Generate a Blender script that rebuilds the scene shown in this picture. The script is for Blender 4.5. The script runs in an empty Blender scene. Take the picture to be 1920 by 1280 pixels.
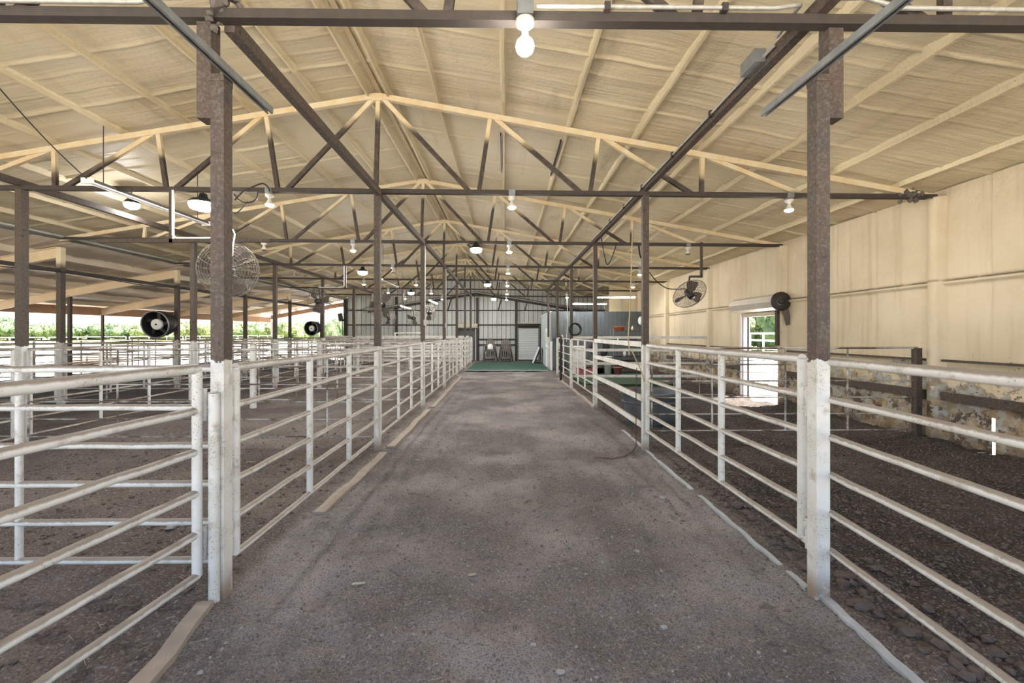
import bpy, math, random
import numpy as np
from mathutils import Vector, Matrix, Euler

random.seed(7)
rng = np.random.default_rng(7)
S = bpy.context.scene
C = S.collection
PI = math.pi

# ------------------------------------------------------------------ camera
F = 800.0; VX = 946.0; VY = 625.0; H = 1.79
cam_d = bpy.data.cameras.new('camera')
cam = bpy.data.objects.new('camera', cam_d)
C.objects.link(cam)
cam.location = (0, 0, H)
cam.rotation_euler = (PI/2, 0, 0)
cam_d.sensor_width = 36.0
cam_d.lens = F/1920*36
cam_d.shift_x = (960-VX)/1920
cam_d.shift_y = -(640-VY)/1920
cam_d.clip_end = 2000
cam_d.clip_start = 0.05
S.camera = cam

# ------------------------------------------------------------------ sky, sun, exposure
w = bpy.data.worlds.new('World'); S.world = w; w.use_nodes = True
wn = w.node_tree.nodes; wl = w.node_tree.links
for n in list(wn): wn.remove(n)
sky = wn.new('ShaderNodeTexSky'); sky.sky_type = 'NISHITA'
sky.sun_disc = False; sky.sun_elevation = math.radians(60); sky.sun_rotation = math.radians(80)
sky.air_density = 1.0; sky.dust_density = 1.5; sky.ozone_density = 1.0
bg = wn.new('ShaderNodeBackground'); wo = wn.new('ShaderNodeOutputWorld')
bg.inputs['Strength'].default_value = 0.25
wl.new(sky.outputs[0], bg.inputs[0]); wl.new(bg.outputs[0], wo.inputs[0])
sun_d = bpy.data.lights.new('sun', 'SUN'); sun_d.energy = 17.0; sun_d.angle = math.radians(0.6); sun_d.color = (1.0, 0.95, 0.87)
sun = bpy.data.objects.new('sun', sun_d); C.objects.link(sun)
sun.location = (20, -4, 40)
sun.rotation_euler = Vector((-1, 0.22, -1.85)).to_track_quat('-Z', 'Y').to_euler()
LAMP = 1.0     # strength of all lamps together
S.view_settings.view_transform = 'Standard'
S.view_settings.look = 'None'
S.view_settings.gamma = 1.0
S.view_settings.use_curve_mapping = False
S.view_settings.exposure = 1.25
S.cycles.max_bounces = 8
S.cycles.diffuse_bounces = 5
S.cycles.glossy_bounces = 3
S.cycles.sample_clamp_indirect = 6.0
S.cycles.caustics_reflective = False
S.cycles.caustics_refractive = False

def W(px, py, d):
    return Vector(((px-VX)*d/F, d, H+(VY-py)*d/F))
def X(px, d): return (px-VX)*d/F
def Zp(py, d): return H+(VY-py)*d/F

# ------------------------------------------------------------------ mesh builder
class B:
    def __init__(s): s.v = []; s.f = []; s.sm = []
    def add(s, vs, fs, smooth=False):
        o = len(s.v)
        s.v += [tuple(p) for p in vs]
        s.f += [tuple(i+o for i in f) for f in fs]
        s.sm += [smooth]*len(fs)
        return s
    def box(s, a, b):
        x0, y0, z0 = a; x1, y1, z1 = b
        return s.add([(x0,y0,z0),(x1,y0,z0),(x1,y1,z0),(x0,y1,z0),(x0,y0,z1),(x1,y0,z1),(x1,y1,z1),(x0,y1,z1)],
                     [(0,3,2,1),(4,5,6,7),(0,1,5,4),(1,2,6,5),(2,3,7,6),(3,0,4,7)])
    def hexa(s, q0, q1):      # two quads (4 points each), q0 bottom, q1 top
        return s.add(list(q0)+list(q1), [(0,3,2,1),(4,5,6,7),(0,1,5,4),(1,2,6,5),(2,3,7,6),(3,0,4,7)])
    def bar(s, p0, p1, wd, ht, up=(0,0,1)):
        p0 = Vector(p0); p1 = Vector(p1); d = (p1-p0).normalized(); up = Vector(up)
        if abs(d.dot(up)) > 0.98: up = Vector((0,1,0)) if abs(d.y) < .9 else Vector((1,0,0))
        sx = d.cross(up).normalized(); u = sx.cross(d).normalized()
        a = sx*wd/2; b = u*ht/2
        return s.hexa([p0-a-b, p0+a-b, p1+a-b, p1-a-b], [p0-a+b, p0+a+b, p1+a+b, p1-a+b])
    def path(s, pts, r, n=8, closed=False, cap=True):
        pts = [Vector(p) for p in pts]; m = len(pts)
        rs = r if isinstance(r, (list, tuple)) else [r]*m
        rings = []; prev = None
        for i in range(m):
            if closed: t = pts[(i+1) % m]-pts[i-1]
            else: t = pts[min(i+1, m-1)]-pts[max(i-1, 0)]
            t.normalize()
            if prev is None:
                up = Vector((0,0,1)) if abs(t.z) < .95 else Vector((1,0,0))
                a = t.cross(up).normalized()
            else:
                a = (prev - t*prev.dot(t)).normalized()
            prev = a; b = t.cross(a)
            rings.append([pts[i]+(a*math.cos(2*PI*k/n)+b*math.sin(2*PI*k/n))*rs[i] for k in range(n)])
        vs = [p for rg in rings for p in rg]; fs = []
        for i in range(m if closed else m-1):
            j = (i+1) % m
            for k in range(n):
                l = (k+1) % n
                fs.append((i*n+k, i*n+l, j*n+l, j*n+k))
        s.add(vs, fs, True)
        if cap and not closed:
            s.add(rings[0], [tuple(range(n))[::-1]]); s.add(rings[-1], [tuple(range(n))])
        return s
    def tube(s, p0, p1, r, n=10): return s.path([p0, p1], r, n)
    def lathe(s, prof, n=20, axis='Z', o=(0,0,0), smooth=True, sx=1, sy=1):
        vs = []; fs = []; m = len(prof)
        for (r, z) in prof:
            for k in range(n):
                a = 2*PI*k/n; c, t = r*math.cos(a)*sx, r*math.sin(a)*sy
                p = (c, t, z) if axis == 'Z' else ((c, z, t) if axis == 'Y' else (z, c, t))
                vs.append((p[0]+o[0], p[1]+o[1], p[2]+o[2]))
        for i in range(m-1):
            for k in range(n):
                l = (k+1) % n; q = (i*n+k, i*n+l, (i+1)*n+l, (i+1)*n+k)
                fs.append(q if axis != 'Y' else q[::-1])
        s.add(vs, fs, smooth)
        return s
    def disc(s, c, r, n=20, axis='Z', z=0):
        return s.lathe([(r, 0), (1e-4, 0)], n, axis, c, False)
    def ico(s, c, r, jit=0.0, sub=0, scale=(1,1,1), smooth=False):
        vs, fs = ICO[sub]
        c = Vector(c)
        out = []
        for v in vs:
            k = 1+random.uniform(-jit, jit)
            out.append((c.x+v[0]*r*k*scale[0], c.y+v[1]*r*k*scale[1], c.z+v[2]*r*k*scale[2]))
        return s.add(out, fs, smooth)
    def mesh(s, name):
        me = bpy.data.meshes.new(name)
        me.from_pydata(s.v, [], s.f)
        me.polygons.foreach_set('use_smooth', s.sm)
        me.update()
        return me

def _ico():
    t = (1+5**.5)/2
    v = [(-1,t,0),(1,t,0),(-1,-t,0),(1,-t,0),(0,-1,t),(0,1,t),(0,-1,-t),(0,1,-t),(t,0,-1),(t,0,1),(-t,0,-1),(-t,0,1)]
    v = [tuple(Vector(p).normalized()) for p in v]
    f = [(0,11,5),(0,5,1),(0,1,7),(0,7,10),(0,10,11),(1,5,9),(5,11,4),(11,10,2),(10,7,6),(7,1,8),(3,9,4),(3,4,2),(3,2,6),(3,6,8),(3,8,9),(4,9,5),(2,4,11),(6,2,10),(8,6,7),(9,8,1)]
    out = [(v, f)]
    for _ in range(3):
        v = list(v); cache = {}; nf = []
        def mid(a, b):
            k = (min(a,b), max(a,b))
            if k not in cache:
                v.append(tuple(((Vector(v[a])+Vector(v[b]))/2).normalized())); cache[k] = len(v)-1
            return cache[k]
        for a, b, c in f:
            x, y, z = mid(a,b), mid(b,c), mid(c,a)
            nf += [(a,x,z),(b,y,x),(c,z,y),(x,y,z)]
        f = nf; out.append((v, f))
    return out
ICO = _ico()

# ------------------------------------------------------------------ object helpers
def tag(o, label=None, cat=None, group=None, kind=None):
    if label: o['label'] = label
    if cat: o['category'] = cat
    if group: o['group'] = group
    if kind: o['kind'] = kind
    return o
def link(name, me, mat=None, parent=None, loc=None, rot=None):
    o = bpy.data.objects.new(name, me)
    C.objects.link(o)
    if mat is not None and me is not None and not me.materials: me.materials.append(mat)
    if parent is not None: o.parent = parent
    if loc is not None: o.location = loc
    if rot is not None: o.rotation_euler = rot
    return o
def obj(name, b, mat, parent=None, loc=None, rot=None, kind=None):
    o = link(name, b.mesh(name), mat, parent, loc, rot)
    if kind: o['kind'] = kind
    return o
def thing(name, label, cat, loc=(0,0,0), rot=None, group=None, kind=None):
    o = link(name, None, None, None, loc, rot)
    return tag(o, label, cat, group, kind)
def struct(o):
    o['kind'] = 'structure'; return o
ORD = ['first','second','third','fourth','fifth','sixth','seventh','eighth','ninth','tenth']
CACHE = {}
def cached(key, fn):
    if key not in CACHE: CACHE[key] = fn()
    return CACHE[key]

# ------------------------------------------------------------------ numpy noise
def vnoise(x, y, seed=0):
    g = np.random.default_rng(seed).random((257, 257))
    xi = np.floor(x).astype(int); yi = np.floor(y).astype(int)
    fx = x-xi; fy = y-yi
    fx = fx*fx*(3-2*fx); fy = fy*fy*(3-2*fy)
    a = g[xi % 256, yi % 256]; b = g[(xi+1) % 256, yi % 256]; c = g[xi % 256, (yi+1) % 256]; d = g[(xi+1) % 256, (yi+1) % 256]
    return (a*(1-fx)+b*fx)*(1-fy)+(c*(1-fx)+d*fx)*fy-.5
def fbm(x, y, sc, oct=4, seed=0, gain=.5):
    r = 0; a = 1
    for k in range(oct):
        r = r+a*vnoise(x*sc+13.7*k, y*sc+7.1*k, seed+k); sc *= 2.03; a *= gain
    return r
def grid_mesh(name, P, smooth=True, attr=None, flip=False):
    n, m, _ = P.shape
    me = bpy.data.meshes.new(name)
    me.vertices.add(n*m); me.vertices.foreach_set('co', P.reshape(-1).astype(np.float32))
    i, j = np.meshgrid(np.arange(n-1), np.arange(m-1), indexing='ij')
    a = (i*m+j); q = np.stack([a, a+1, a+m+1, a+m] if not flip else [a, a+m, a+m+1, a+1], -1).reshape(-1, 4)
    nf = len(q)
    me.loops.add(nf*4); me.loops.foreach_set('vertex_index', q.reshape(-1).astype(np.int32))
    me.polygons.add(nf); me.polygons.foreach_set('loop_start', np.arange(0, nf*4, 4, dtype=np.int32))
    me.polygons.foreach_set('use_smooth', np.full(nf, smooth))
    me.update(calc_edges=True)
    if attr is not None:
        for k, arr in attr.items():
            at = me.attributes.new(k, 'FLOAT', 'POINT'); at.data.foreach_set('value', arr.reshape(-1).astype(np.float32))
    return me

# ------------------------------------------------------------------ materials
class G:
    """small node graph writer"""
    def __init__(s, name, rough=0.8, metal=0.0, spec=0.3):
        s.m = bpy.data.materials.new(name); s.m.use_nodes = True
        s.t = s.m.node_tree; s.b = s.t.nodes['Principled BSDF']
        s.b.inputs['Roughness'].default_value = rough
        s.b.inputs['Metallic'].default_value = metal
        s.b.inputs['Specular IOR Level'].default_value = spec
    def set(s, sock, v):
        if isinstance(v, bpy.types.NodeSocket): s.t.links.new(v, sock)
        else:
            if isinstance(v, (tuple, list)) and len(v) == 3 and sock.type == 'RGBA': v = (*v, 1)
            sock.default_value = v
    def pos(s): return s.t.nodes.new('ShaderNodeNewGeometry').outputs['Position']
    def nrm(s): return s.t.nodes.new('ShaderNodeNewGeometry').outputs['Normal']
    def xyz(s, v):
        n = s.t.nodes.new('ShaderNodeSeparateXYZ'); s.set(n.inputs[0], v); return n.outputs
    def scale(s, v, k):
        n = s.t.nodes.new('ShaderNodeVectorMath'); n.operation = 'MULTIPLY'
        s.set(n.inputs[0], v); n.inputs[1].default_value = k; return n.outputs[0]
    def noise(s, v, sc, det=3, rough=.55, color=False):
        n = s.t.nodes.new('ShaderNodeTexNoise'); s.set(n.inputs['Vector'], v)
        n.inputs['Scale'].default_value = sc; n.inputs['Detail'].default_value = det; n.inputs['Roughness'].default_value = rough
        return n.outputs['Color' if color else 'Fac']
    def voro(s, v, sc, out='Distance'):
        n = s.t.nodes.new('ShaderNodeTexVoronoi'); s.set(n.inputs['Vector'], v); n.inputs['Scale'].default_value = sc
        return n.outputs[out]
    def math(s, op, a, b=0.0, c=0.0):
        n = s.t.nodes.new('ShaderNodeMath'); n.operation = op
        s.set(n.inputs[0], a); s.set(n.inputs[1], b); s.set(n.inputs[2], c); return n.outputs[0]
    def ramp(s, x, a, b):           # smooth 0..1 between a and b
        n = s.t.nodes.new('ShaderNodeMapRange'); n.interpolation_type = 'SMOOTHSTEP'
        s.set(n.inputs[0], x); n.inputs[1].default_value = a; n.inputs[2].default_value = b
        return n.outputs[0]
    def mix(s, f, a, b):
        n = s.t.nodes.new('ShaderNodeMix'); n.data_type = 'RGBA'
        s.set(n.inputs[0], f); s.set(n.inputs[6], a); s.set(n.inputs[7], b); return n.outputs[2]
    def attr(s, name):
        n = s.t.nodes.new('ShaderNodeAttribute'); n.attribute_name = name; return n.outputs['Fac']
    def col(s, v): s.set(s.b.inputs['Base Color'], v); return s
    def bump(s, h, dist=.01, st=.5):
        n = s.t.nodes.new('ShaderNodeBump'); n.inputs['Strength'].default_value = st; n.inputs['Distance'].default_value = dist
        s.set(n.inputs['Height'], h); s.t.links.new(n.outputs[0], s.b.inputs['Normal']); return s
    def rough(s, v): s.set(s.b.inputs['Roughness'], v); return s
    def emit(s, c, k):
        s.b.inputs['Emission Color'].default_value = (*c, 1); s.b.inputs['Emission Strength'].default_value = k; return s

def plain(name, col, rough=.6, metal=0, var=.25, sc=8, spec=.3):
    g = G(name, rough, metal, spec); p = g.pos()
    d = tuple(c*(1-var) for c in col); l = tuple(min(1, c*(1+var*.5)) for c in col)
    g.col(g.mix(g.noise(p, sc, 4), d, l)); return g.m

# roof geometry numbers
XR = -1.96
def ztc(x): return 5.47-.172*abs(x-XR)-.010*(x-XR)     # top chord centre
def zroof(x): return ztc(x)+.13
def zch(x): return 3.975-.010*x                          # bottom chord centre
XW = 6.75                                                # right wall
XB = -10.7                                               # outer post row
D = [2.97+3.66*k for k in range(8)]
YB = 28.75                                               # back wall
Y0 = -0.9                                                # open end behind the camera

CREAM = (.62, .535, .365)
CREAM_D = (.40, .33, .215)
BROWN = (.058, .047, .039)
BROWN_D = (.028, .023, .020)
BROWN_R = (.080, .054, .040)

def m_foam():
    g = G('cream_foam', .55, 0, .3); p = g.pos()
    q = g.scale(p, (2.2, .35, 2.2))
    n1 = g.noise(p, .45, 4); n2 = g.noise(q, 1.3, 5, .6); n3 = g.noise(p, 26, 4, .6)
    c = g.mix(g.ramp(n1, .35, .68), CREAM, (.54, .455, .30))
    c = g.mix(g.ramp(n2, .54, .76), c, CREAM_D)
    sp = g.ramp(g.voro(p, 7), .06, .02)
    c = g.mix(g.math('MULTIPLY', sp, g.ramp(g.noise(p, 1.1, 2), .55, .7)), c, (.16, .11, .07))
    g.col(c)
    st = g.noise(g.scale(p, (.9, 13, .9)), 1.0, 3, .6)
    g.bump(g.math('ADD', g.math('MULTIPLY', st, 1.1), g.math('ADD', g.math('MULTIPLY', g.noise(p, 9, 4), .6), g.math('MULTIPLY', n3, .35))), .022, .6)
    return g.m
def m_wallfoam():
    g = G('cream_wall_foam', .6, 0, .3); p = g.pos(); z = g.xyz(p)[2]
    c = g.mix(g.ramp(g.noise(p, .8, 4), .35, .7), (.62, .53, .39), (.53, .44, .305))
    st = g.noise(g.scale(p, (1, 6, .35)), 1.0, 4, .6)
    c = g.mix(g.math('MULTIPLY', g.ramp(st, .50, .72), .6), c, (.42, .34, .235))
    led = g.math('MULTIPLY', g.ramp(z, 2.575, 2.595), g.ramp(z, 2.635, 2.60))
    c = g.mix(g.math('MULTIPLY', led, g.ramp(g.noise(p, 3, 3), .2, .5)), c, (.15, .115, .085))
    # peeled and stained lower part: grey primer, bare brown patches, muck near the ground
    low = g.ramp(z, 1.8, .5)
    pn = g.noise(p, 3.2, 6, .68); pn2 = g.noise(p, 4.6, 6, .7)
    th = g.math('ADD', pn, g.math('MULTIPLY', low, .34))
    peel = g.math('MULTIPLY', g.ramp(th, .70, .73), g.ramp(z, 1.62, 1.38))
    c = g.mix(peel, c, g.mix(g.ramp(g.noise(p, 9, 4), .4, .6), (.36, .36, .33), (.25, .20, .145)))
    th2 = g.math('ADD', pn2, g.math('MULTIPLY', low, .24))
    br = g.math('MULTIPLY', g.ramp(th2, .74, .77), g.ramp(z, 1.55, 1.35))
    c = g.mix(br, c, (.085, .06, .045))
    tan = g.math('MULTIPLY', g.ramp(z, 1.5, .5), g.ramp(g.noise(p, 4.5, 4), .4, .65))
    c = g.mix(g.math('MULTIPLY', tan, .6), c, (.40, .28, .15))
    c = g.mix(g.math('MULTIPLY', g.ramp(z, .45, .05), g.ramp(g.noise(p, 3, 4), .3, .6)), c, (.10, .075, .06))
    sp = g.ramp(g.voro(p, 5), .07, .02)
    c = g.mix(g.math('MULTIPLY', sp, g.ramp(g.noise(p, 1.7, 2), .5, .6)), c, (.14, .10, .07))
    g.col(c)
    g.bump(g.math('ADD', g.noise(p, 11, 4), g.math('MULTIPLY', peel, -.6)), .02, .6)
    return g.m
def rusty(g, p):
    c = g.mix(g.ramp(g.noise(p, 3.0, 4), .35, .7), BROWN, BROWN_R)
    c = g.mix(g.ramp(g.noise(p, 45, 3, .7), .45, .7), c, tuple(v*2.0 for v in BROWN))
    return g.mix(g.ramp(g.noise(p, 11, 3), .60, .78), c, BROWN_D)
def m_steel():
    g = G('rusty_brown_steel', .75, 0, .3); p = g.pos(); g.col(rusty(g, p))
    g.bump(g.noise(p, 60, 3), .004, .6); return g.m
def m_truss():       # dark steel with cream foam overspray close under the roof
    g = G('truss_steel_with_overspray', .7, 0, .3); p = g.pos(); o = g.xyz(p)
    dx = g.math('SUBTRACT', o[0], XR)
    zr = g.math('SUBTRACT', g.math('SUBTRACT', 5.60, g.math('MULTIPLY', g.math('ABSOLUTE', dx), .172)), g.math('MULTIPLY', dx, .01))
    dist = g.math('SUBTRACT', zr, o[2])
    dist = g.math('ADD', dist, g.math('MULTIPLY', g.math('SUBTRACT', g.noise(p, 1.6, 3), .5), .5))
    dark = g.mix(g.ramp(g.noise(p, 14, 4), .35, .7), (.045, .036, .031), (.085, .064, .052))
    foam = g.mix(g.ramp(g.noise(p, 5, 4), .35, .7), CREAM, (.58, .44, .26))
    g.col(g.mix(g.ramp(dist, .36, .58), foam, dark))
    g.bump(g.noise(p, 30, 3), .008, .5); return g.m
WHITE = (.63, .62, .595)
def whitepaint(g, p, dust=True, speck=1.0):
    c = g.mix(g.ramp(g.noise(p, 5, 4), .35, .75), WHITE, (.53, .515, .47))
    dots = g.math('MULTIPLY', g.ramp(g.voro(p, 60), .32, .14), g.ramp(g.noise(p, 5, 4), .46, .62))
    c = g.mix(g.math('MULTIPLY', dots, .75*speck), c, (.13, .09, .065))
    dirt = g.ramp(g.noise(p, 7, 5, .65), .55, .70)
    c = g.mix(g.math('MULTIPLY', dirt, .6), c, (.30, .25, .20))
    if dust:
        nz = g.xyz(g.nrm())[2]
        up = g.ramp(g.math('ADD', nz, g.math('MULTIPLY', g.math('SUBTRACT', g.noise(p, 22, 4), .5), .6)), .12, .62)
        c = g.mix(g.math('MULTIPLY', up, .88), c, g.mix(g.noise(p, 6, 3), (.15, .115, .085), (.25, .20, .155)))
    return c
def m_pipe():
    g = G('dusty_white_pipe_paint', .55, 0, .35); p = g.pos(); g.col(whitepaint(g, p))
    g.bump(g.noise(p, 70, 3), .003, .5); return g.m
def m_rod():
    g = G('dirty_worn_rod_paint', .7, 0, .3); p = g.pos()
    c = whitepaint(g, p); g.col(g.mix(g.ramp(g.noise(g.scale(p, (1, 1, 1)), 2.2, 5, .7), .42, .58), c, (.15, .11, .085)))
    return g.m
def m_post(name, zp=1.6, foam_top=None):
    g = G(name, .65, 0, .3); p = g.pos(); z = g.xyz(p)[2]
    zz = g.math('ADD', z, g.math('MULTIPLY', g.math('SUBTRACT', g.noise(p, 14, 4, .6), .5), .16))
    c = g.mix(g.ramp(zz, zp-.006, zp+.006), whitepaint(g, p, False, .8), rusty(g, p))
    c = g.mix(g.math('MULTIPLY', g.ramp(z, .22, -.02), g.ramp(g.noise(p, 9, 4), .25, .5)), c, (.25, .19, .145))
    if foam_top: c = g.mix(g.ramp(zz, foam_top-.1, foam_top+.1), c, CREAM)
    g.col(c); g.bump(g.noise(p, 60, 3), .004, .5); return g.m
def m_dirt():
    g = G('barn_dirt', .95, 0, .12); p = g.pos(); a = g.attr('aisle')
    n1 = g.noise(p, .75, 5, .6); n2 = g.noise(p, 6, 6, .65); n3 = g.noise(p, 48, 4, .6)
    ais = g.mix(g.ramp(n1, .38, .66), (.150, .137, .131), (.300, .277, .268))
    ais = g.mix(g.ramp(n2, .55, .75), ais, (.078, .065, .059))
    pen = g.mix(g.ramp(n1, .35, .7), (.110, .090, .080), (.19, .160, .143))
    pen = g.mix(g.ramp(n2, .52, .72), pen, (.052, .041, .036))
    muck = g.mix(g.ramp(n1, .35, .7), (.050, .039, .034), (.088, .070, .061))
    muck = g.mix(g.ramp(n2, .52, .72), muck, (.028, .022, .020))
    pen = g.mix(g.attr('muck'), pen, muck)
    af = g.math('ADD', a, g.math('MULTIPLY', g.math('SUBTRACT', g.noise(p, 2.2, 4), .5), .55))
    c = g.mix(g.ramp(af, .25, .75), pen, ais)
    c = g.mix(g.math('MULTIPLY', g.ramp(n3, .5, .68), .6), c, (.34, .315, .30))
    c = g.mix(g.math('MULTIPLY', g.ramp(g.noise(p, 85, 3, .6), .5, .38), .6), c, (.05, .04, .035))
    peb = g.math('MULTIPLY', g.ramp(g.voro(p, 26), .17, .10), g.ramp(g.voro(p, 26, 'Color'), .72, .8))
    c = g.mix(g.math('MULTIPLY', peb, .7), c, (.46, .43, .40))
    g.col(c)
    hgt = g.math('ADD', g.math('MULTIPLY', n2, .7), g.math('ADD', g.math('MULTIPLY', n3, .35), g.math('MULTIPLY', g.noise(p, 130, 3), .12)))
    g.bump(hgt, .06, 1.0); return g.m

MAT = {}
MAT['leanfoam'] = plain('bounce_lit_lean_to_foam', (.70, .60, .47), .55, 0, .22, 1.2); MAT['foam'] = m_foam(); MAT['wallfoam'] = m_wallfoam(); MAT['steel'] = m_steel(); MAT['truss'] = m_truss()  # lean-to foam made paler to hold light bounced off the yard
MAT['steeldark'] = plain('dark_brown_steel', (.055, .045, .038), .7, 0, .4, 12); MAT['pipe'] = m_pipe(); MAT['rod'] = m_rod()
def m_shadedpipe():  # dusty white pipe paint, browned to hold the shade on the far rails
    g = G('shaded_dusty_pipe', .7, 0, .3); p = g.pos()
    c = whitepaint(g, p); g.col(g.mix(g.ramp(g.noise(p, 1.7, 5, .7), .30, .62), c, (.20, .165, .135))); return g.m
MAT['shadedpipe'] = m_shadedpipe()
MAT['post'] = m_post('painted_post', 1.60); MAT['post_b'] = m_post('painted_post_foam_top', 1.57, 3.45)
MAT['dirt'] = m_dirt()
MAT['galv'] = plain('galvanized_steel', (.25, .265, .275), .45, .5, .45, 14)
MAT['conduit'] = plain('conduit_metal', (.42, .41, .38), .5, .3, .5, 20)
MAT['dark'] = plain('dark_iron', (.045, .038, .035), .6, .1)
MAT['black'] = plain('black_plastic', (.022, .022, .024), .45)
MAT['cable'] = plain('black_cable', (.02, .018, .017), .6)
MAT['wire'] = plain('fan_guard_wire', (.20, .18, .16), .5, .5)
MAT['blade'] = plain('fan_blade_brown', (.095, .075, .065), .6)
MAT['motor'] = plain('motor_black_gloss', (.02, .02, .022), .25)
MAT['cream_beam'] = plain('cream_rafter', (.66, .52, .34), .6, 0, .25, 3)
MAT['whiteplastic'] = plain('white_plastic', (.80, .80, .78), .4, 0, .06)
MAT['porcelain'] = plain('porcelain_socket', (.62, .60, .55), .4, 0, .3, 12)
MAT['tank'] = plain('grey_rubber_tank', (.105, .118, .128), .55, 0, .45, 6)
MAT['turf'] = plain('green_turf', (.035, .085, .06), .95, 0, .5, 5)
MAT['turf2'] = plain('dark_green_turf', (.03, .062, .035), .95, 0, .5, 6)
MAT['timber'] = plain('dusty_timber', (.31, .262, .218), .9, 0, .35, 9)
MAT['curb'] = plain('pale_concrete_curb', (.34, .36, .375), .9, 0, .35, 9)
MAT['rust'] = plain('rusty_chain', (.13, .06, .04), .8)
MAT['orange'] = plain('orange_plastic', (.55, .17, .075), .5, 0, .1)
MAT['pink'] = plain('faded_red_plastic', (.40, .13, .13), .5, 0, .15)
MAT['rope'] = plain('tan_cord', (.42, .32, .17), .8)
MAT['wood'] = plain('weathered_wood', (.13, .112, .098), .85, 0, .4, 14)
MAT['greyboard'] = plain('grey_board', (.095, .108, .113), .7, 0, .18, 5)
MAT['greyside'] = plain('pale_grey_board', (.38, .42, .43), .7, 0, .12, 4)
MAT['doorwhite'] = plain('white_door', (.74, .75, .75), .5, 0, .08, 4)
MAT['slat'] = plain('white_steel_slat', (.70, .72, .73), .5, .1, .12, 4)
MAT['drum'] = plain('pale_rolled_steel', (.60, .56, .50), .4, .3, .2, 6)
MAT['beige'] = plain('beige_header', (.52, .46, .38), .6, 0, .2, 5)
MAT['jamb'] = plain('faded_mauve_jamb', (.42, .36, .38), .6, 0, .25, 8)
MAT['fascia'] = plain('rusty_fascia', (.48, .29, .18), .7, 0, .35, 3)
def m_sheet():
    g = G('pale_metal_sheet', .5, .1, .4); p = g.pos()
    c = g.mix(g.ramp(g.noise(g.scale(p, (1, 1, .25)), 1.4, 4), .35, .7), (.41, .43, .42), (.52, .54, .525))
    z = g.xyz(p)[2]
    c = g.mix(g.math('MULTIPLY', g.ramp(z, 3.6, 4.6), g.ramp(g.noise(p, 1, 3), .3, .6)), c, (.40, .37, .29))
    g.col(c); return g.m
MAT['sheet'] = m_sheet()
def emat(name, col, k, base=(.8,.8,.8)):
    g = G(name, .4); g.b.inputs['Base Color'].default_value = (*base, 1); g.emit(col, k); return g.m

# ================================================================== STRUCTURE
# ---- floor
def axis_pts(segs):
    out = []
    for a, b, n in segs: out += list(np.linspace(a, b, n, endpoint=False))
    return np.array(out+[segs[-1][1]])
xs = axis_pts([(-17.6, -8, 90), (-8, -3.6, 110), (-3.6, 4.6, 300), (4.6, XW, 60)])
ys = axis_pts([(Y0-1.5, 1.6, 40), (1.6, 5, 230), (5, 9, 130), (9, 16, 120), (16, YB, 110)])
def ground_z(x, y):
    x = np.asarray(x, float); y = np.asarray(y, float)
    ais = 1/(1+np.exp((x-2.17)*16)) * 1/(1+np.exp(-(x+1.95)*14))
    z = -.035*ais - .045*np.exp(-((x+2.2)**2/1.2+(y-2.6)**2/2.5))
    z = z+.05*fbm(x, y, .35, 3, 1)*(1-.5*ais)+ais*(.024*fbm(x, y, 3.3, 4, 101)+.022*fbm(x, y, 9, 3, 111)-.02*np.clip(fbm(x, y, 5.5, 3, 121)-.17, 0, .12)*4)
    rough = (1-ais*.62)
    right = 1/(1+np.exp(-(x-2.3)*9))
    z = z+rough*(.055+.035*right)*fbm(x, y, 2.1, 4, 11)+(.5+right*.6)*rough*.035*fbm(x, y, 7.5, 3, 21)+.012*np.abs(fbm(x, y, 17, 2, 31))
    z = z+ais*.02*np.minimum(0, fbm(x, y, 3.1, 3, 41)+.1)
    z = z+.22*np.exp(-((x-XW)/.55)**2)*(.6+fbm(x, y, 1.1, 2, 51))*np.clip((12.6-y)/1.0*0+1, 0, 1)*np.where((y > 9.8) & (y < 12.4), .15, 1)
    return z, ais
Xg, Yg = np.meshgrid(xs, ys, indexing='ij')
Zg, Ag = ground_z(Xg, Yg)
Ag2 = np.maximum(Ag, .45*np.exp(-((Xg+4.5)/2.2)**2)*np.clip((Yg-6)/5, 0, 1))
fl = link('floor', grid_mesh('floor', np.stack([Xg, Yg, Zg], -1), True, {'aisle': Ag2, 'muck': 1/(1+np.exp(-(Xg-2.5)*6))}, flip=True), MAT['dirt'])
struct(fl)
def gz(x, y): return float(ground_z(np.array([x]), np.array([y]))[0][0])

# ---- outside ground
def m_outside():
    g = G('sunlit_yard', .95, 0, .1); p = g.pos(); o = g.xyz(p)
    r = g.math('SUBTRACT', g.math('MULTIPLY', o[0], -1), 60)
    c = g.mix(g.ramp(g.noise(p, .3, 4), .3, .7), (.50, .46, .40), (.62, .58, .52))
    far = g.ramp(g.math('ADD', o[0], g.math('MULTIPLY', g.noise(p, .05, 3), 12)), -38, -50)
    c = g.mix(far, c, g.mix(g.noise(p, .08, 3), (.30, .33, .14), (.42, .42, .20)))
    fr = g.ramp(g.math('ADD', o[0], g.math('MULTIPLY', g.noise(p, .1, 3), 6)), 24, 28)
    c = g.mix(fr, c, (.20, .24, .10))
    g.col(c); return g.m
ob = B()
for (a, b) in (((-400, -60), (-17.6, 400)), ((XW+.02, -60), (400, 400)), ((-17.6, YB), (XW+.02, 400)), ((-17.6, -60), (XW+.02, Y0-1.5))):
    ob.add([(a[0], a[1], -.06), (b[0], a[1], -.06), (b[0], b[1], -.06), (a[0], b[1], -.06)], [(0, 1, 2, 3)])
struct(obj('ground', ob, m_outside()))

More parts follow.
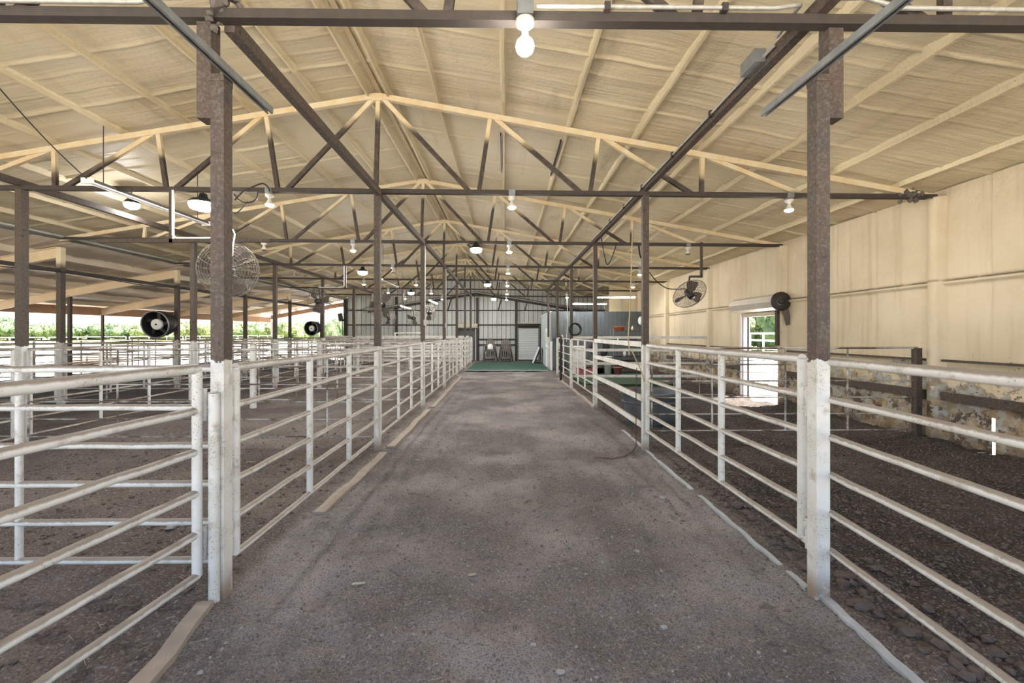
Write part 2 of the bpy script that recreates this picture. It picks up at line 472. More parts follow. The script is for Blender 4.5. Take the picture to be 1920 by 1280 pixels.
# ---- ceiling
def roof_mesh(name, x0, x1, zf, y0, y1, nx):
    ax = np.linspace(x0, x1, nx)
    ay = np.arange(y0, y1+.01, .02)
    xg, yg = np.meshgrid(ax, ay, indexing='ij')
    z = np.vectorize(zf)(ax)[:, None]+0*yg
    wob = .05*fbm(xg, yg, .8, 2, 61)
    yy = yg+wob
    r1 = np.abs(((yy/.3048) % 1)-.5)*.3048      # rib every foot
    r3 = np.abs(((yy/.9144) % 1)-.5)*.9144
    fade = np.clip(.55+1.6*fbm(xg, yg, .9, 3, 71), 0, 1.2)
    z = z-.013*np.exp(-(r1/.014)**2)*fade-.020*np.exp(-(r3/.022)**2)*(.5+.5*fade)
    z = z-.034*fbm(xg, yg, 1.3, 3, 81)-.010*fbm(xg*.25, yg*3.0, 2.0, 3, 83)
    return grid_mesh(name, np.stack([xg, yg, z], -1), True)
ceil = link('ceiling', roof_mesh('ceiling', XR, XW+.1, zroof, Y0, YB, 74), MAT['foam']); struct(ceil)
ceil2 = link('ceiling', roof_mesh('ceiling', XB-.35, XR, zroof, Y0, YB, 74), MAT['foam']); struct(ceil2)
def zlean(x): return 4.02-.178*(-x+XB)-.0     # lean-to roof underside
def xeave(d): return -16.65+.09*(d-17.6)
ceil3 = link('ceiling', roof_mesh('ceiling', -17.9, XB+.05, zlean, Y0, YB, 50), MAT['leanfoam']); struct(ceil3)
# outer steel skin above the foam, so the roof has a real thickness
for (c_, x0, x1, zf) in ((ceil, XR, XW+.3, zroof), (ceil2, XB-.4, XR, zroof), (ceil3, -17.95, XB+.1, zlean)):
    sb = B()
    sb.hexa([(x0, Y0-.1, zf(x0)+.06), (x1, Y0-.1, zf(x1)+.06), (x1, YB+.15, zf(x1)+.06), (x0, YB+.15, zf(x0)+.06)],
            [(x0, Y0-.1, zf(x0)+.10), (x1, Y0-.1, zf(x1)+.10), (x1, YB+.15, zf(x1)+.10), (x0, YB+.15, zf(x0)+.10)])
    obj('roof_skin', sb, MAT['sheet'], c_)
# purlins, foam covered
def purlin(par, x, zf, wob, depth=.075, wd=.033, mat='foam'):
    n = 60; ay = np.linspace(Y0, YB-.05, n)
    prof = [(-wd*1.5, .03), (-wd*.62, -.25*depth), (-wd*.5, -depth), (wd*.5, -depth*1.05), (wd*.62, -.3*depth), (wd*1.5, .03)]
    P = np.zeros((n, len(prof), 3))
    j = fbm(ay, ay*0+x*3.3, .8, 3, 91)*wob
    for k, (dx, dz) in enumerate(prof):
        P[:, k, 0] = x+dx*(1+.5*fbm(ay, ay*0+x+k, 1.7, 2, 95))+j
        P[:, k, 1] = ay
        P[:, k, 2] = zf(x)+dz+.5*j
    return link('purlin', grid_mesh('purlin', P, False), MAT[mat], par)
for k in range(8):
    purlin(ceil, XR+.93+1.02*k, zroof, .02)
    if k < 8: purlin(ceil2, XR-.93-1.02*k, zroof, .02)
for dx in (-.16, .16): purlin(ceil if dx > 0 else ceil2, XR+dx, zroof, .015, .12, .035)
for x_, a_, b_ in ((-.065, 7.3, 9.0), (.945, 7.15, 8.7)):
    obj('foam_crack', B().bar((x_, a_, zroof(x_)-.055), (x_, b_, zroof(x_)-.05), .022, .05), MAT['black'], ceil)
rb = B()
for s in range(48):
    y0 = Y0+s*(YB-Y0-.1)/48; y1 = Y0+(s+1)*(YB-Y0-.1)/48
    rb.bar((XR, y0, zroof(XR)-.035), (XR, y1, zroof(XR)-.035), .07, .012)
rc = obj('ridge_gap_plate', rb, MAT['truss'], ceil); rc['kind'] = 'stuff'
for k in range(5):
    purlin(ceil3, XB-.9-1.15*k, zlean, .012, .15, .035, 'leanfoam')
# lean-to fascia along the eave and rafters of the lean-to
fb = B()
for i in range(7):
    d0, d1 = D[i], D[i+1]
    if i == 0: d0 = Y0
    x0, x1 = xeave(d0), xeave(d1)
    obj('eave_fascia', B().hexa([(x0-.05, d0, 2.53), (x0, d0, 2.53), (x1, d1, 2.53), (x1-.05, d1, 2.53)],
        [(x0-.05, d0, 2.86), (x0, d0, 2.86), (x1, d1, 2.86), (x1-.05, d1, 2.86)]), MAT['fascia'], ceil3)
def ibeam(b, p0, p1, h, wd, t=.015):
    p0 = Vector(p0); p1 = Vector(p1)
    b.bar(p0, p1, t, h)
    for s in (-1, 1): b.bar(p0+Vector((0,0,s*h/2)), p1+Vector((0,0,s*h/2)), wd, t)
for i, d in enumerate(D):
    b = B(); ibeam(b, (XB-.06, d, 3.74), (xeave(d), d, 3.74-.178*(-xeave(d)+XB)), .25, .11)
    o = obj('lean_to_rafter', b, MAT['cream_beam'] if i < 7 else MAT['fascia'])
    tag(o, 'cream steel rafter sloping down to the open left eave, %s from the camera' % ORD[i], 'rafter', 'lean-to rafters')

# ---- right wall (foam), with a doorway and a torn slit low down
DY0, DY1, DZ = 10.42, 11.95, 2.30
wallr = struct(link('wall_right', None, None, None, (XW, 0, 0)))
def wall_piece(y0, y1, z0, z1):
    ny = max(2, int((y1-y0)/.035)); nz = max(2, int((z1-z0)/.06))
    ay = np.linspace(y0, y1, ny); az = np.unique(np.concatenate([np.linspace(z0, z1, nz), np.clip(np.linspace(2.5, 2.66, 14), z0, z1)]))
    yg, zg = np.meshgrid(ay, az, indexing='ij')
    yy = yg+.02*fbm(yg, zg, .8, 2, 5)
    r1 = np.abs(((yy/.3048) % 1)-.5)*.3048; r3 = np.abs(((yy/.9144) % 1)-.5)*.9144
    x = .016*np.exp(-(r1/.016)**2)*np.clip(.6+1.5*fbm(yg, zg, .7, 2, 15), .1, 1.1)+.012*np.exp(-(r3/.02)**2)+.02*fbm(yg, zg, 1.6, 3, 25)
    x = x-.06*np.exp(-((zg-2.56)/.035)**2)+.02*np.exp(-((zg-2.61)/.02)**2)
    P = np.stack([x, yg, zg], -1)
    return link('foam_panel', grid_mesh('foam_panel', P, True, flip=True), MAT['wallfoam'], wallr)
ztop = zroof(XW)-.01
wall_piece(Y0, 5.86, -.1, ztop)
wall_piece(5.86, 5.90, .62, ztop)
wall_piece(5.90, DY0, -.1, ztop)
wall_piece(DY0, DY1, DZ, ztop)
wall_piece(DY1, 21.0, -.1, ztop)
wall_piece(21.0, YB, 2.4, ztop)
for (y0, y1, z0, z1) in ((Y0, 5.87, -.1, ztop), (5.87, 6.07, .62, ztop), (6.07, DY0, -.1, ztop), (DY0, DY1, DZ, ztop), (DY1, YB, -.1, ztop)):
    obj('outer_skin', B().box((.05, y0, z0), (.09, y1, z1)), MAT['sheet'], wallr)
for i, d in enumerate(D[:6]):
    zt = zroof(XW)-.12
    n = 30; az = np.linspace(-.1, zt, n); P = np.zeros((n, 6, 3))
    for k, (dx, dy) in enumerate(((.04, -.13), (-.10, -.075), (-.135, -.05), (-.135, .05), (-.10, .075), (.04, .13))):
        P[:, k, 0] = dx+.012*fbm(az, az*0+k+i*5, 1.5, 3, 35); P[:, k, 1] = d+dy+.012*fbm(az, az*0+k+i*7, 1.2, 3, 45); P[:, k, 2] = az
    link('foam_column', grid_mesh('foam_column', P, True), MAT['wallfoam'], wallr)
# kick boards along the lower wall
for (y0, y1) in ((Y0, D[0]-.12), (D[0]+.12, D[1]-.12), (D[1]+.12, D[2]-.16), (DY1+.15, D[3]-.1), (D[3]+.1, D[4]-.1)):
    bd = obj('kick_board', B().box((-.10, y0, .775), (-.055, y1, .90)), MAT['steel'], wallr)
    obj('guard_rail', B().box((-.09, y0, 1.36), (-.05, y1, 1.395)), MAT['steel'], wallr)

# ---- roll-up door 1 in the right wall
dr = struct(link('door_1', None, None, None, (XW, DY0, 0)))
cx, cz = -.22, DZ+.25
b = B(); b.lathe([(1e-4, DY0-.32-DY0), (.195, DY0-.32-DY0), (.195, DY1+.12-DY0), (1e-4, DY1+.12-DY0)], 8, 'Y', (cx, 0, cz), False)
obj('rolled_curtain', b, MAT['drum'], dr)
b = B(); b.lathe([(.10, -.36), (.225, -.36), (.225, -.31), (.10, -.31), (.10, -.36)], 24, 'Y', (cx, 0, cz))
b.lathe([(1e-4, -.40), (.07, -.40), (.07, -.3)], 16, 'Y', (cx, 0, cz))
obj('end_coil', b, MAT['dark'], dr)
obj('end_bracket', B().bar((cx+.02, -.335, cz+.1), (-.02, -.335, cz-.55), .14, .025, (0,1,0)), MAT['wood'], dr)
obj('track', B().box((-.20, -.17, 1.5), (-.14, -.08, DZ+.15)), MAT['steel'], dr)
obj('jamb', B().box((-.06, -.08, -.1), (.06, 0, DZ+.03)), MAT['jamb'], dr)
L_ = DY1-DY0
obj('jamb', B().box((-.06, L_, -.1), (.12, L_+.09, DZ+.03)), MAT['jamb'], dr)
obj('track', B().box((-.09, L_+.05, -.05), (-.06, L_+.12, DZ+.05)), MAT['slat'], dr)
obj('header', B().box((-.07, -.05, DZ-.06), (.05, L_+.05, DZ+.04)), MAT['beige'], dr)

# ---- back wall: single metal sheets, columns, girts
wb = struct(link('wall_back', None, None, None, (0, YB, 0)))
DX0, DX1 = X(861, YB)-.02, X(893, YB)       # dark doorway
RX0, RX1 = X(971, YB), X(1010, YB)          # white roll-up door
sw = .3048
k = 0; x = XB+.12
while x < XW-.02:
    x1 = min(x+sw, XW)
    z0 = -.1
    if x1 > DX0+.02 and x < DX1-.02: z0 = 2.12
    if x1 > RX0+.02 and x < RX1-.02: z0 = 2.25
    off = .004*(k % 2)
    b = B()
    e = .022
    za, zb = zroof(x)+.02, zroof(x1)+.02
    # flat pan with a raised seam at its left edge
    pr = [(x+.032, .03), (x+.036, off), (x+.12, off), (x+.126, -.012), (x+.14, -.012), (x+.146, off), (x1, off), (x1+.002, .03)]
    vs = [(q, y, z0) for q, y in pr]+[(q, y, zroof(q)+.02) for q, y in pr]
    n = len(pr)
    b.add(vs, [(i, i+1, n+i+1, n+i) for i in range(n-1)])
    obj('metal_sheet', b, MAT['sheet'], wb)
    x = x1; k += 1
seam = plain('dark_seam', (.10, .10, .095), .7)
obj('outer_skin', B().hexa([(XB, .05, -.1), (XW, .05, -.1), (XW, .08, -.1), (XB, .08, -.1)], [(XB, .05, 3.9), (XW, .05, 3.9), (XW, .08, 3.9), (XB, .08, 3.9)]), seam, wb)
obj('outer_skin', B().add([(XB, .05, 3.9), (XW, .05, 3.9), (XW, .05, zroof(XW)), (XR, .05, zroof(XR)), (XB, .05, zroof(XB))], [(0, 1, 2, 3, 4)]), seam, wb)
for z in (Zp(582, YB), Zp(609, YB)):
    for (a_, b_) in ((XB+.1, X(893, YB)), (X(896, YB), X(967, YB)), (X(970, YB), XW)):
        obj('girt', B().box((a_, -.12, z-.04), (b_, -.04, z+.04)), MAT['dark'], wb)
for z in (Zp(636, YB), Zp(646, YB)):
    obj('girt', B().box((X(896, YB), -.12, z-.04), (X(967, YB), -.04, z+.04)), MAT['dark'], wb)
    obj('girt', B().box((XB+.1, -.12, z-.04), (DX0-.1, -.04, z+.04)), MAT['dark'], wb)
for px in (648, 744, 857, 895, 968):
    x = X(px, YB); obj('wall_column', B().box((x-.07, -.2, -.05), (x+.07, -.04, zch(x)+.2)), MAT['dark'], wb)
# end rafter frame on the back wall, slate-dark beams with a pale pipe on top
for sx in (-1, 1):
    b = B(); p0 = W(893, 549, YB-.35); p1 = W(690 if sx < 0 else 1100, 583, YB-.35)
    p0.y -= YB; p1.y -= YB
    ibeam(b, p0, p1, .22, .14, .03); obj('end_rafter', b, MAT['dark'], wb)
    obj('rafter_pipe', B().tube(p0+Vector((0, -.12, .05)), p1+Vector((0, -.12, .05)), .04, 8), MAT['conduit'], wb)
for px, t in ((846, -.12), (940, -.1), (990, -.1)):
    p = W(px, 560, YB-.3); p.y -= YB
    obj('rafter_brace', B().bar(p, p+Vector((t*2, .1, -.75)), .06, .06), MAT['dark'], wb)
# dark doorway with open leaf, beige rolled header
d2 = struct(link('door_2', None, None, None, (DX0, YB, 0)))
wd = DX1-DX0
obj('doorway_dark_sheet', B().box((0, .1, -.1), (wd, .14, 2.14)), plain('painted_dim_room', (.05, .052, .055), .8), d2)  # dark sheet paints in the shade of the room behind the doorway
for i in range(4): obj('door_panel', B().box((.5+i*.13, .02, 0), (.61+i*.13, .08, 2.0)), plain('slate_panel', (.10, .105, .11), .7), d2)
obj('rolled_header', B().lathe([(1e-4, -.05), (.17, -.05), (.17, wd+.1), (1e-4, wd+.1)], 10, 'X', (0, -.22, 2.30), False), MAT['beige'], d2)
obj('jamb', B().box((wd-.06, -.1, -.05), (wd+.02, .02, 2.15)), MAT['slat'], d2)
# white roll-up door
d3 = struct(link('door_3', None, None, None, (RX0, YB, 0)))
wd = RX1-RX0
ns = 20
for i in range(ns):
    z0 = .02+i*2.16/ns
    b = B(); P_ = [(0, z0), (-.02, z0+.012), (-.028, z0+.05), (-.012, z0+2.16/ns-.012), (0, z0+2.16/ns-.004)]
    b.add([(.04, y+.0, z) for y, z in P_]+[(wd-.04, y, z) for y, z in P_], [(i2, 5+i2, 6+i2, i2+1) for i2 in range(4)])
    obj('door_slat', b, MAT['slat'], d3)
obj('rolled_header', B().lathe([(1e-4, .0), (.15, .0), (.15, wd), (1e-4, wd)], 10, 'X', (0, -.2, 2.33), False), MAT['dark'], d3)
obj('header_plate', B().box((-.05, -.38, 2.44), (wd+.05, -.02, 2.52)), MAT['beige'], d3)
for x0 in (-.05, wd-.03): obj('track', B().box((x0, -.08, -.05), (x0+.08, .01, 2.3)), MAT['galv'], d3)

# ---- partition room at the right rear
YP = 21.0; XP = 2.31; ZPT = 2.87
wp = struct(link('wall_partition', None, None, None, (XP, YP, 0)))
n = 22
for i in range(n):
    a_ = i*(XW-XP)/n; b_ = (i+1)*(XW-XP)/n
    obj('board', B().box((a_+.004, -.022+.004*(i % 2), 0), (b_-.004, 0, ZPT)), MAT['greyboard'], wp)
obj('board_backing', B().box((0, 0, -.05), (XW-XP, .05, ZPT-.01)), MAT['black'], wp)
ws = struct(link('wall_partition_side', None, None, None, (XP, YP, 0)))
LS = 5.8
n = 6
for i in range(n):
    a_ = .1+i*(LS-.1)/n; b_ = .1+(i+1)*(LS-.1)/n
    obj('board', B().box((-.02, a_+.006, -.05), (.0, b_-.006, ZPT-.02)), MAT['greyside'], ws)
obj('board_backing', B().box((0, .06, -.05), (.05, LS, ZPT-.03)), MAT['greyside'], ws)
obj('corner_trim', B().box((-.06, -.04, -.02), (.04, .06, 1.4)), MAT['doorwhite'], ws)
obj('top_trim', B().box((-.05, 0, ZPT-.03), (.02, LS, ZPT+.02)), MAT['slat'], ws)
d4 = struct(link('door_4', None, None, None, (XP, YP, 0)))
obj('door_leaf', B().box((-.06, 1.5, .02), (-.025, 2.35, 2.05)), MAT['doorwhite'], d4)
obj('door_window', B().box((-.067, 1.66, 1.25), (-.058, 2.15, 1.85)), MAT['beige'], d4)
obj('door_handle', B().tube((-.06, 1.58, 1.0), (-.12, 1.58, 1.0), .02), MAT['black'], d4)
wp2 = struct(link('wall_partition_upper', None, None, None, (0, YP+.4, 0)))
xa = X(1142, YP+.4)
obj('foam_panel', B().add([(xa, 0, ZPT-.1), (XW, 0, ZPT-.1), (XW, 0, zroof(XW)), (xa, 0, zroof(xa))], [(0, 1, 2, 3)]), MAT['foam'], wp2)
obj('sheet_panel', B().add([(XP-.3+.3, .02, ZPT-.1), (xa, .02, ZPT-.1), (xa, .02, 3.75), (XP, .02, 3.75)], [(0, 1, 2, 3)]), MAT['sheet'], wp2) if False else None
obj('conduit', B().path([(xa+.1, -.04, 3.55), (xa+.55, -.04, 3.55), (xa+.62, -.04, 3.48), (xa+.62, -.04, ZPT)], .02, 8), MAT['conduit'], wp2)

# ================================================================== STEEL FRAME
# ---- trusses
TT = [0, 1.74, 3.42, 5.03, 6.70]      # top joints from the ridge
BB = [0, 1.49, 3.22, 4.95, 6.66]      # bottom joints
def tlabel(i):
    return ['steel roof truss nearest the camera, its chord across the top of the picture',
            'second steel roof truss from the camera, over the second pair of aisle posts',
            'third steel roof truss from the camera, over the tank', 'fourth steel roof truss from the camera',
            'fifth steel roof truss from the camera', 'sixth steel roof truss, above the grey board room',
            'seventh steel roof truss, last one before the pale metal end wall'][i]
HWR = XW-XR-.06; HWL = XR-XB
for i, d in enumerate(D[:7]):
    t = thing('roof_truss', tlabel(i), 'truss', (0, d, 0), group='roof trusses')
    def part(nm, key, p0, p1, wd, ht, up=(0,0,1), mt='truss'):
        me = cached(('truss', key), lambda: B().bar(p0, p1, wd, ht, up).mesh(nm))
        link(nm, me, MAT[mt], t)
    part('top_chord', 'tr', (XR, 0, ztc(XR)), (XR+HWR, 0, ztc(XR+HWR)+.0), .075, .085)
    part('top_chord', 'tl', (XR, 0, ztc(XR)), (XR-HWL, 0, ztc(XR-HWL)), .075, .085)
    part('bottom_chord', 'b', (XB, 0, zch(XB)), (XR+HWR, 0, zch(XR+HWR)), .078, .066, (0,0,1), 'steeldark')
    for s in (-1, 1):
        for k in range(5):
            xt = XR+s*TT[k]; xb = XR+s*BB[k]
            if k == 0:
                if s == 1: part('web', 'king', (XR, 0, ztc(XR)), (XR-.04, 0, zch(XR)), .05, .065, (1,0,0))
            elif not (k == 4 and s == 1):
                part('web', ('v', s, k), (xt, 0, ztc(xt)), (xb+s*.07, 0, zch(xb)), .05, .062, (1,0,0))
            if k < 4:
                xb2 = XR+s*BB[k+1]
                part('web', ('d', s, k), (xt+s*.06, 0, ztc(xt)-.02), (xb2-s*.06, 0, zch(xb2)), .05, .066, (0,0,1))
    if i < 5:
        part('foam_gusset', 'gus', (XR-.07, 0, ztc(XR)-.03), (XR+.07, 0, ztc(XR)-.03), .08, .10)
# debris nest on the second truss near the wall
b = B()
for k in range(26): b.ico((X(1705, D[1])+random.gauss(0, .09), D[1]-.02+random.gauss(0, .03), 3.93+random.gauss(0, .035)), random.uniform(.02, .055), .4)
tag(obj('bird_nest', b, MAT['wood'], kind=None), 'brown mud nest on the second truss chord by the right wall', 'nest')['kind'] = 'stuff'
b = B()
for k in range(30): b.ico((X(398, 2.9)+random.gauss(0, .05), D[0]+random.gauss(0, .04), 4.08+random.gauss(0, .06)), random.uniform(.02, .05), .4)
tag(obj('bird_nest', b, MAT['wood']), 'dark clotted nest above the near left post on the first truss', 'nest')['kind'] = 'stuff'

# ---- posts
XL_, XRt = -1.97, 2.185
PW = .092
def post(name, x, d, ztop_, mat, label, w_=PW, zbot=-.12, group=None):
    b = B().box((-w_/2, -w_/2, zbot), (w_/2, w_/2, ztop_))
    o = obj(name, b, MAT[mat], None, (x, d, 0))
    return tag(o, label, 'post', group)
for k in range(7):
    d = D[k]
    for side, x in (('left', XL_), ('right', XRt)):
        if side == 'right' and k > 5: continue
        top = 3.57 if k == 0 else zch(x)-.035
        p = post('steel_post', x, d, top, 'post', 'square steel post, painted white below, %s from the camera on the %s of the aisle' % (ORD[k], side), group='posts along the aisle')
        if k == 0:
            s = -1 if side == 'left' else 1
            sx = -.125 if s < 0 else .125
            obj('truss_stub', B().box((sx-.05, .0, 3.29), (sx+.05, .10, 3.99)), MAT['steel'], p)
            obj('cap_strap', B().box((-.048, -.05, 3.52), (.048, .05, 3.56)), MAT['steel'], p)
            if side == 'left':
                obj('hinge_pipe', B().tube((0, -.075, -.08), (0, -.075, 1.385), .034, 14), MAT['pipe'], p)
        if k in (2, 3) and side == 'left':
            obj('conduit', B().path([(.055, -.02, 3.9), (.055, -.02, 2.1)], .016, 8), MAT['conduit'], p)
            obj('switch_box', B().box((.03, -.05, 1.98), (.09, .02, 2.12)), MAT['conduit'], p)
    if k >= 1:
        post('steel_post', -7.5, d, zch(-7.5)-.035, 'post', 'square steel post, painted white below, %s in the row between the left pens' % ORD[k-1], .105, group='posts between the left pens')
    if k >= 1:
        post('steel_post', XB, d, 3.86, 'post_b', 'dark steel post with a foamed top under the lean-to joint, %s from the camera' % ORD[k-1], .115, group='posts under the lean-to joint')
    if k >= 2:
        xe = xeave(d)
        post('eave_post', xe+.06, d, 2.55, 'steel', 'thin dark post under the open left eave, %s from the camera' % ORD[k-2], .075, group='posts under the open eave')
post('eave_post', X(131, D[3]), D[3], 3.02, 'steel', 'thin dark post halfway under the lean-to roof, left of the barrel fan', .085)
post('eave_post', xeave(D[7])+.1, D[7], 2.55, 'slat', 'white corner post at the far end of the open eave', .14)

# ---- long beams on the post rows, with conduit
def longbeam(x, z, y0, y1, label, h=.10, wd=.075, mat='steel'):
    b = B(); cuts = [y0]+[q for d in D if y0+.1 < d < y1-.1 for q in (d-.04, d+.04)]+[y1]
    if z > 4 or mat == 'dark': cuts = [y0, y1]
    for a_, b_ in zip(cuts[::2], cuts[1::2]): b.bar((x, a_, z), (x, b_, z), wd, h)
    o = obj('header_beam', b, MAT[mat]); return tag(o, label, 'beam')
longbeam(XL_+.03, 3.965, D[0]+.04, D[6], 'brown steel beam running down the barn over the left aisle posts')
longbeam(XRt, 4.04, D[0]-.9, D[5], 'brown steel beam running down the barn over the right aisle posts')
longbeam(-7.5, 4.12, D[0]-1.5, D[6], 'brown steel beam running over the posts between the left pens')
lb = longbeam(XB, 3.30, D[0], D[6], 'dark steel beam along the lean-to joint carrying cables', .09, .07, 'dark')
obj('cable', B().path([(XB+.06, D[1]+k*1.2, 3.27-.03*(k % 3)) for k in range(18)], .012, 6), MAT['cable'], lb)
# galvanized strut tracks beside the near posts
def strut(x, y0, y1, z, label):
    b = B(); w2 = .022
    b.bar((x, y0, z+.024), (x, y1, z+.024), .044, .006); b.bar((x-w2, y0, z), (x-w2, y1, z), .006, .05); b.bar((x+w2, y0, z), (x+w2, y1, z), .006, .05)
    for s in (-1, 1): b.bar((x+s*.016, y0, z-.024), (x+s*.016, y1, z-.024), .012, .006)
    return tag(obj('strut_track', b, MAT['galv']), label, 'track')
def strut2(p0, p1, label):
    b = B(); p0 = Vector(p0); p1 = Vector(p1); d_ = (p1-p0).normalized(); sx = d_.cross(Vector((0,0,1))).normalized()*.022
    up = Vector((0,0,.024))
    b.bar(p0+up, p1+up, .044, .006); b.bar(p0+sx, p1+sx, .006, .05); b.bar(p0-sx, p1-sx, .006, .05)
    for s in (-.7, .7): b.bar(p0+sx*s-up, p1+sx*s-up, .012, .006)
    return tag(obj('strut_track', b, MAT['galv']), label, 'track')
strut2((-1.90, 1.6, 3.58), (-1.885, 3.43, 3.58), 'galvanized strut track beside the top of the near left post')
strut2((2.16, 1.6, 3.58), (2.108, 3.47, 3.58), 'galvanized strut track beside the top of the near right post')

# ================================================================== FENCES
def rail_mesh(L, r, n, bend=0.0, seed=0, mk=''):
    def f():
        b = B()
        if bend:
            rr = random.Random(seed); m = 14
            b.path([(L*i/m, rr.uniform(-bend, bend), rr.uniform(-bend, bend)-bend*math.sin(PI*i/m)) for i in range(m+1)], r, n)
        else: b.tube((0,0,0), (L,0,0), r, n)
        return b.mesh('rail')
    return cached(('rail', round(L, 2), r, n, bend, seed, mk), f)
def up_mesh(z0, z1, r, n, mk=''):
    return cached(('up', round(z0, 3), round(z1, 3), r, n, mk), lambda: B().tube((0,0,z0), (0,0,z1), r, n).mesh('upright'))
def boxrail_mesh(L, h, t):
    return cached(('box', round(L, 2), h, t), lambda: B().box((0,-t/2,-h/2), (L,t/2,h/2)).mesh('rail'))
def panel(name, label, cat, p0, p1, zs, ups, r=.022, ru=.026, top=None, mat='pipe', group=None, n=8, mat_up=None, bend=0, box=None, zup=None, hinges=0):
    p0 = Vector((p0[0], p0[1])); p1 = Vector((p1[0], p1[1])); dv = p1-p0; L = dv.length
    t = thing(name, label, cat, (p0.x, p0.y, 0), (0, 0, math.atan2(dv.y, dv.x)), group)
    for i, z in enumerate(zs):
        if box: link('rail', boxrail_mesh(L, box[0], box[1]), MAT[mat], t, (0, 0, z))
        else: link('rail', rail_mesh(L, top if (top and i == len(zs)-1) else r, n, bend, i if bend else 0, mat), MAT[mat], t, (0, 0, z))
    z0, z1 = (zs[0], zs[-1]) if zup is None else zup
    for u in ups:
        link('upright', up_mesh(z0, z1, ru, n+2, mat_up or mat), MAT[mat_up or mat], t, (L*u, 0, 0))
    for hz in ((.35, 1.3) if hinges else ()):
        link('hinge', cached('hinge', lambda: B().tube((0,0,-.11), (0,0,.11), .018, 10).box((-.05, -.012, -.08), (.05, .012, -.03)).box((-.05, -.012, .03), (.05, .012, .08)).mesh('hinge')), MAT['pipe'], t, (-.06 if hinges > 0 else L+.06, 0, hz))
    return t
def zl(a, b, n): return [a+(b-a)*i/(n-1) for i in range(n)]
ZL = zl(.195, 1.545, 6); ZR = zl(.295, 1.605, 6)
UP4 = (0, .345, .66, 1)
# near gates
panel('pipe_gate', 'near left white pipe gate running out of frame at lower left', 'gate', (-2.075, 2.88), (-2.36, .3), zl(.155, 1.55, 6), (0, .42, .95), .027, .031, .033, group='pipe gates along the aisle', n=16, bend=.003, hinges=1)
panel('pipe_gate', 'near right white pipe fence section running out of frame at right', 'gate', (2.245, 2.93), (2.06, .3), zl(.295, 1.595, 6), (.55, .98), .024, .028, .031, group='pipe gates along the aisle', n=16, bend=.002)
panel('pipe_gate', 'white pipe gate between the first and second left aisle posts', 'gate', (-1.955, 3.10), (-1.955, 6.53), ZL, UP4, .024, .031, .030, group='pipe gates along the aisle', n=14, bend=.003, hinges=1)
panel('pipe_gate', 'white pipe gate between the first and second right aisle posts', 'gate', (2.19, 3.14), (2.19, 6.53), ZR, UP4, .025, .032, .034, group='pipe gates along the aisle', n=14, bend=.003, hinges=1)
for k in range(1, 6):
    panel('pipe_gate', 'white pipe gate on the left of the aisle, in the %s bay from the camera' % ORD[k], 'gate', (XL_, D[k]+.12), (XL_, D[k+1]-.1), ZL, UP4, .021, .027, .024, group='pipe gates along the aisle')
panel('pipe_gate', 'white pipe gate ending the left row of aisle fence before the green mat', 'gate', (XL_, D[6]+.1), (XL_, D[6]+1.0), ZL, (0, .5, 1), .021, .027, group='pipe gates along the aisle')
panel('board_fence', 'white square tube fence of four rails beside the stock tank', 'fence', (XRt-.02, D[1]+.05), (XRt-.02, D[2]-.05), [.35, .77, 1.24, 1.62], (), mat='pipe', box=(.085, .04))
panel('pipe_gate', 'white pipe gate on the right of the aisle past the tank', 'gate', (XRt, D[2]+.12), (XRt, D[3]-.1), ZR, UP4, .021, .027, .024, group='pipe gates along the aisle')
panel('pipe_gate', 'white pipe gate on the right with a black strap hung over it', 'gate', (XRt, D[3]+.12), (XRt, D[4]-.1), ZR, (0, .5, 1), .021, .027, .024, group='pipe gates along the aisle')
# cross fences, right pens
panel('rod_fence', 'dirty thin rod panel across the right pen, between the second post and the wall', 'fence', (2.32, 6.72), (6.58, 6.80), zl(.26, 1.56, 6), (0, .225, .5, .735, 1), .012, .014, .018, mat='rod', zup=(.26, 1.56))
post('fence_post', 6.55, 6.78, 1.56, 'steel', 'short brown post ending the thin rod panel at the right wall', .09)
panel('board_fence', 'white square tube fence across the right pens in front of the green turf', 'fence', (XRt+.06, D[3]), (XW-.1, D[3]), [.40, .81, 1.25, 1.66], (), box=(.085, .04))
panel('rod_fence', 'thin brown wire panel across the right pen behind the tank', 'fence', (3.6, D[2]+.35), (XW-.2, D[2]-.1), zl(.3, 1.42, 5), (0, .2, .4, .6, .8, 1), .009, .008, mat='rod')
# left pens: rows along the barn
def row(x0, ks, word, zs, group, r=.019, thin=False):
    for k in ks:
        panel('pipe_fence', 'white pipe panel in the row %s, %s bay from the camera' % (word, ORD[k]), 'fence', (x0, D[k]+.12), (x0, D[k+1]-.12), zs, UP4, r, .025, .022, group=group, n=7, mat='shadedpipe', mat_up='pipe')
row(-7.5, range(0, 6), 'between the left pens', ZL, 'panels between the left pens')
row(XB, range(0, 7), 'under the lean-to joint', ZL, 'panels under the lean-to joint')
for k in range(1, 7):
    panel('pipe_fence', 'white pipe panel under the open left eave, %s bay from the camera' % ORD[k], 'fence', (xeave(D[k])+.06, D[k]+.03), (xeave(D[k+1])+.06, D[k+1]-.03), ZL, UP4, .018, .024, .022, group='panels under the open eave', n=6, mat='shadedpipe')
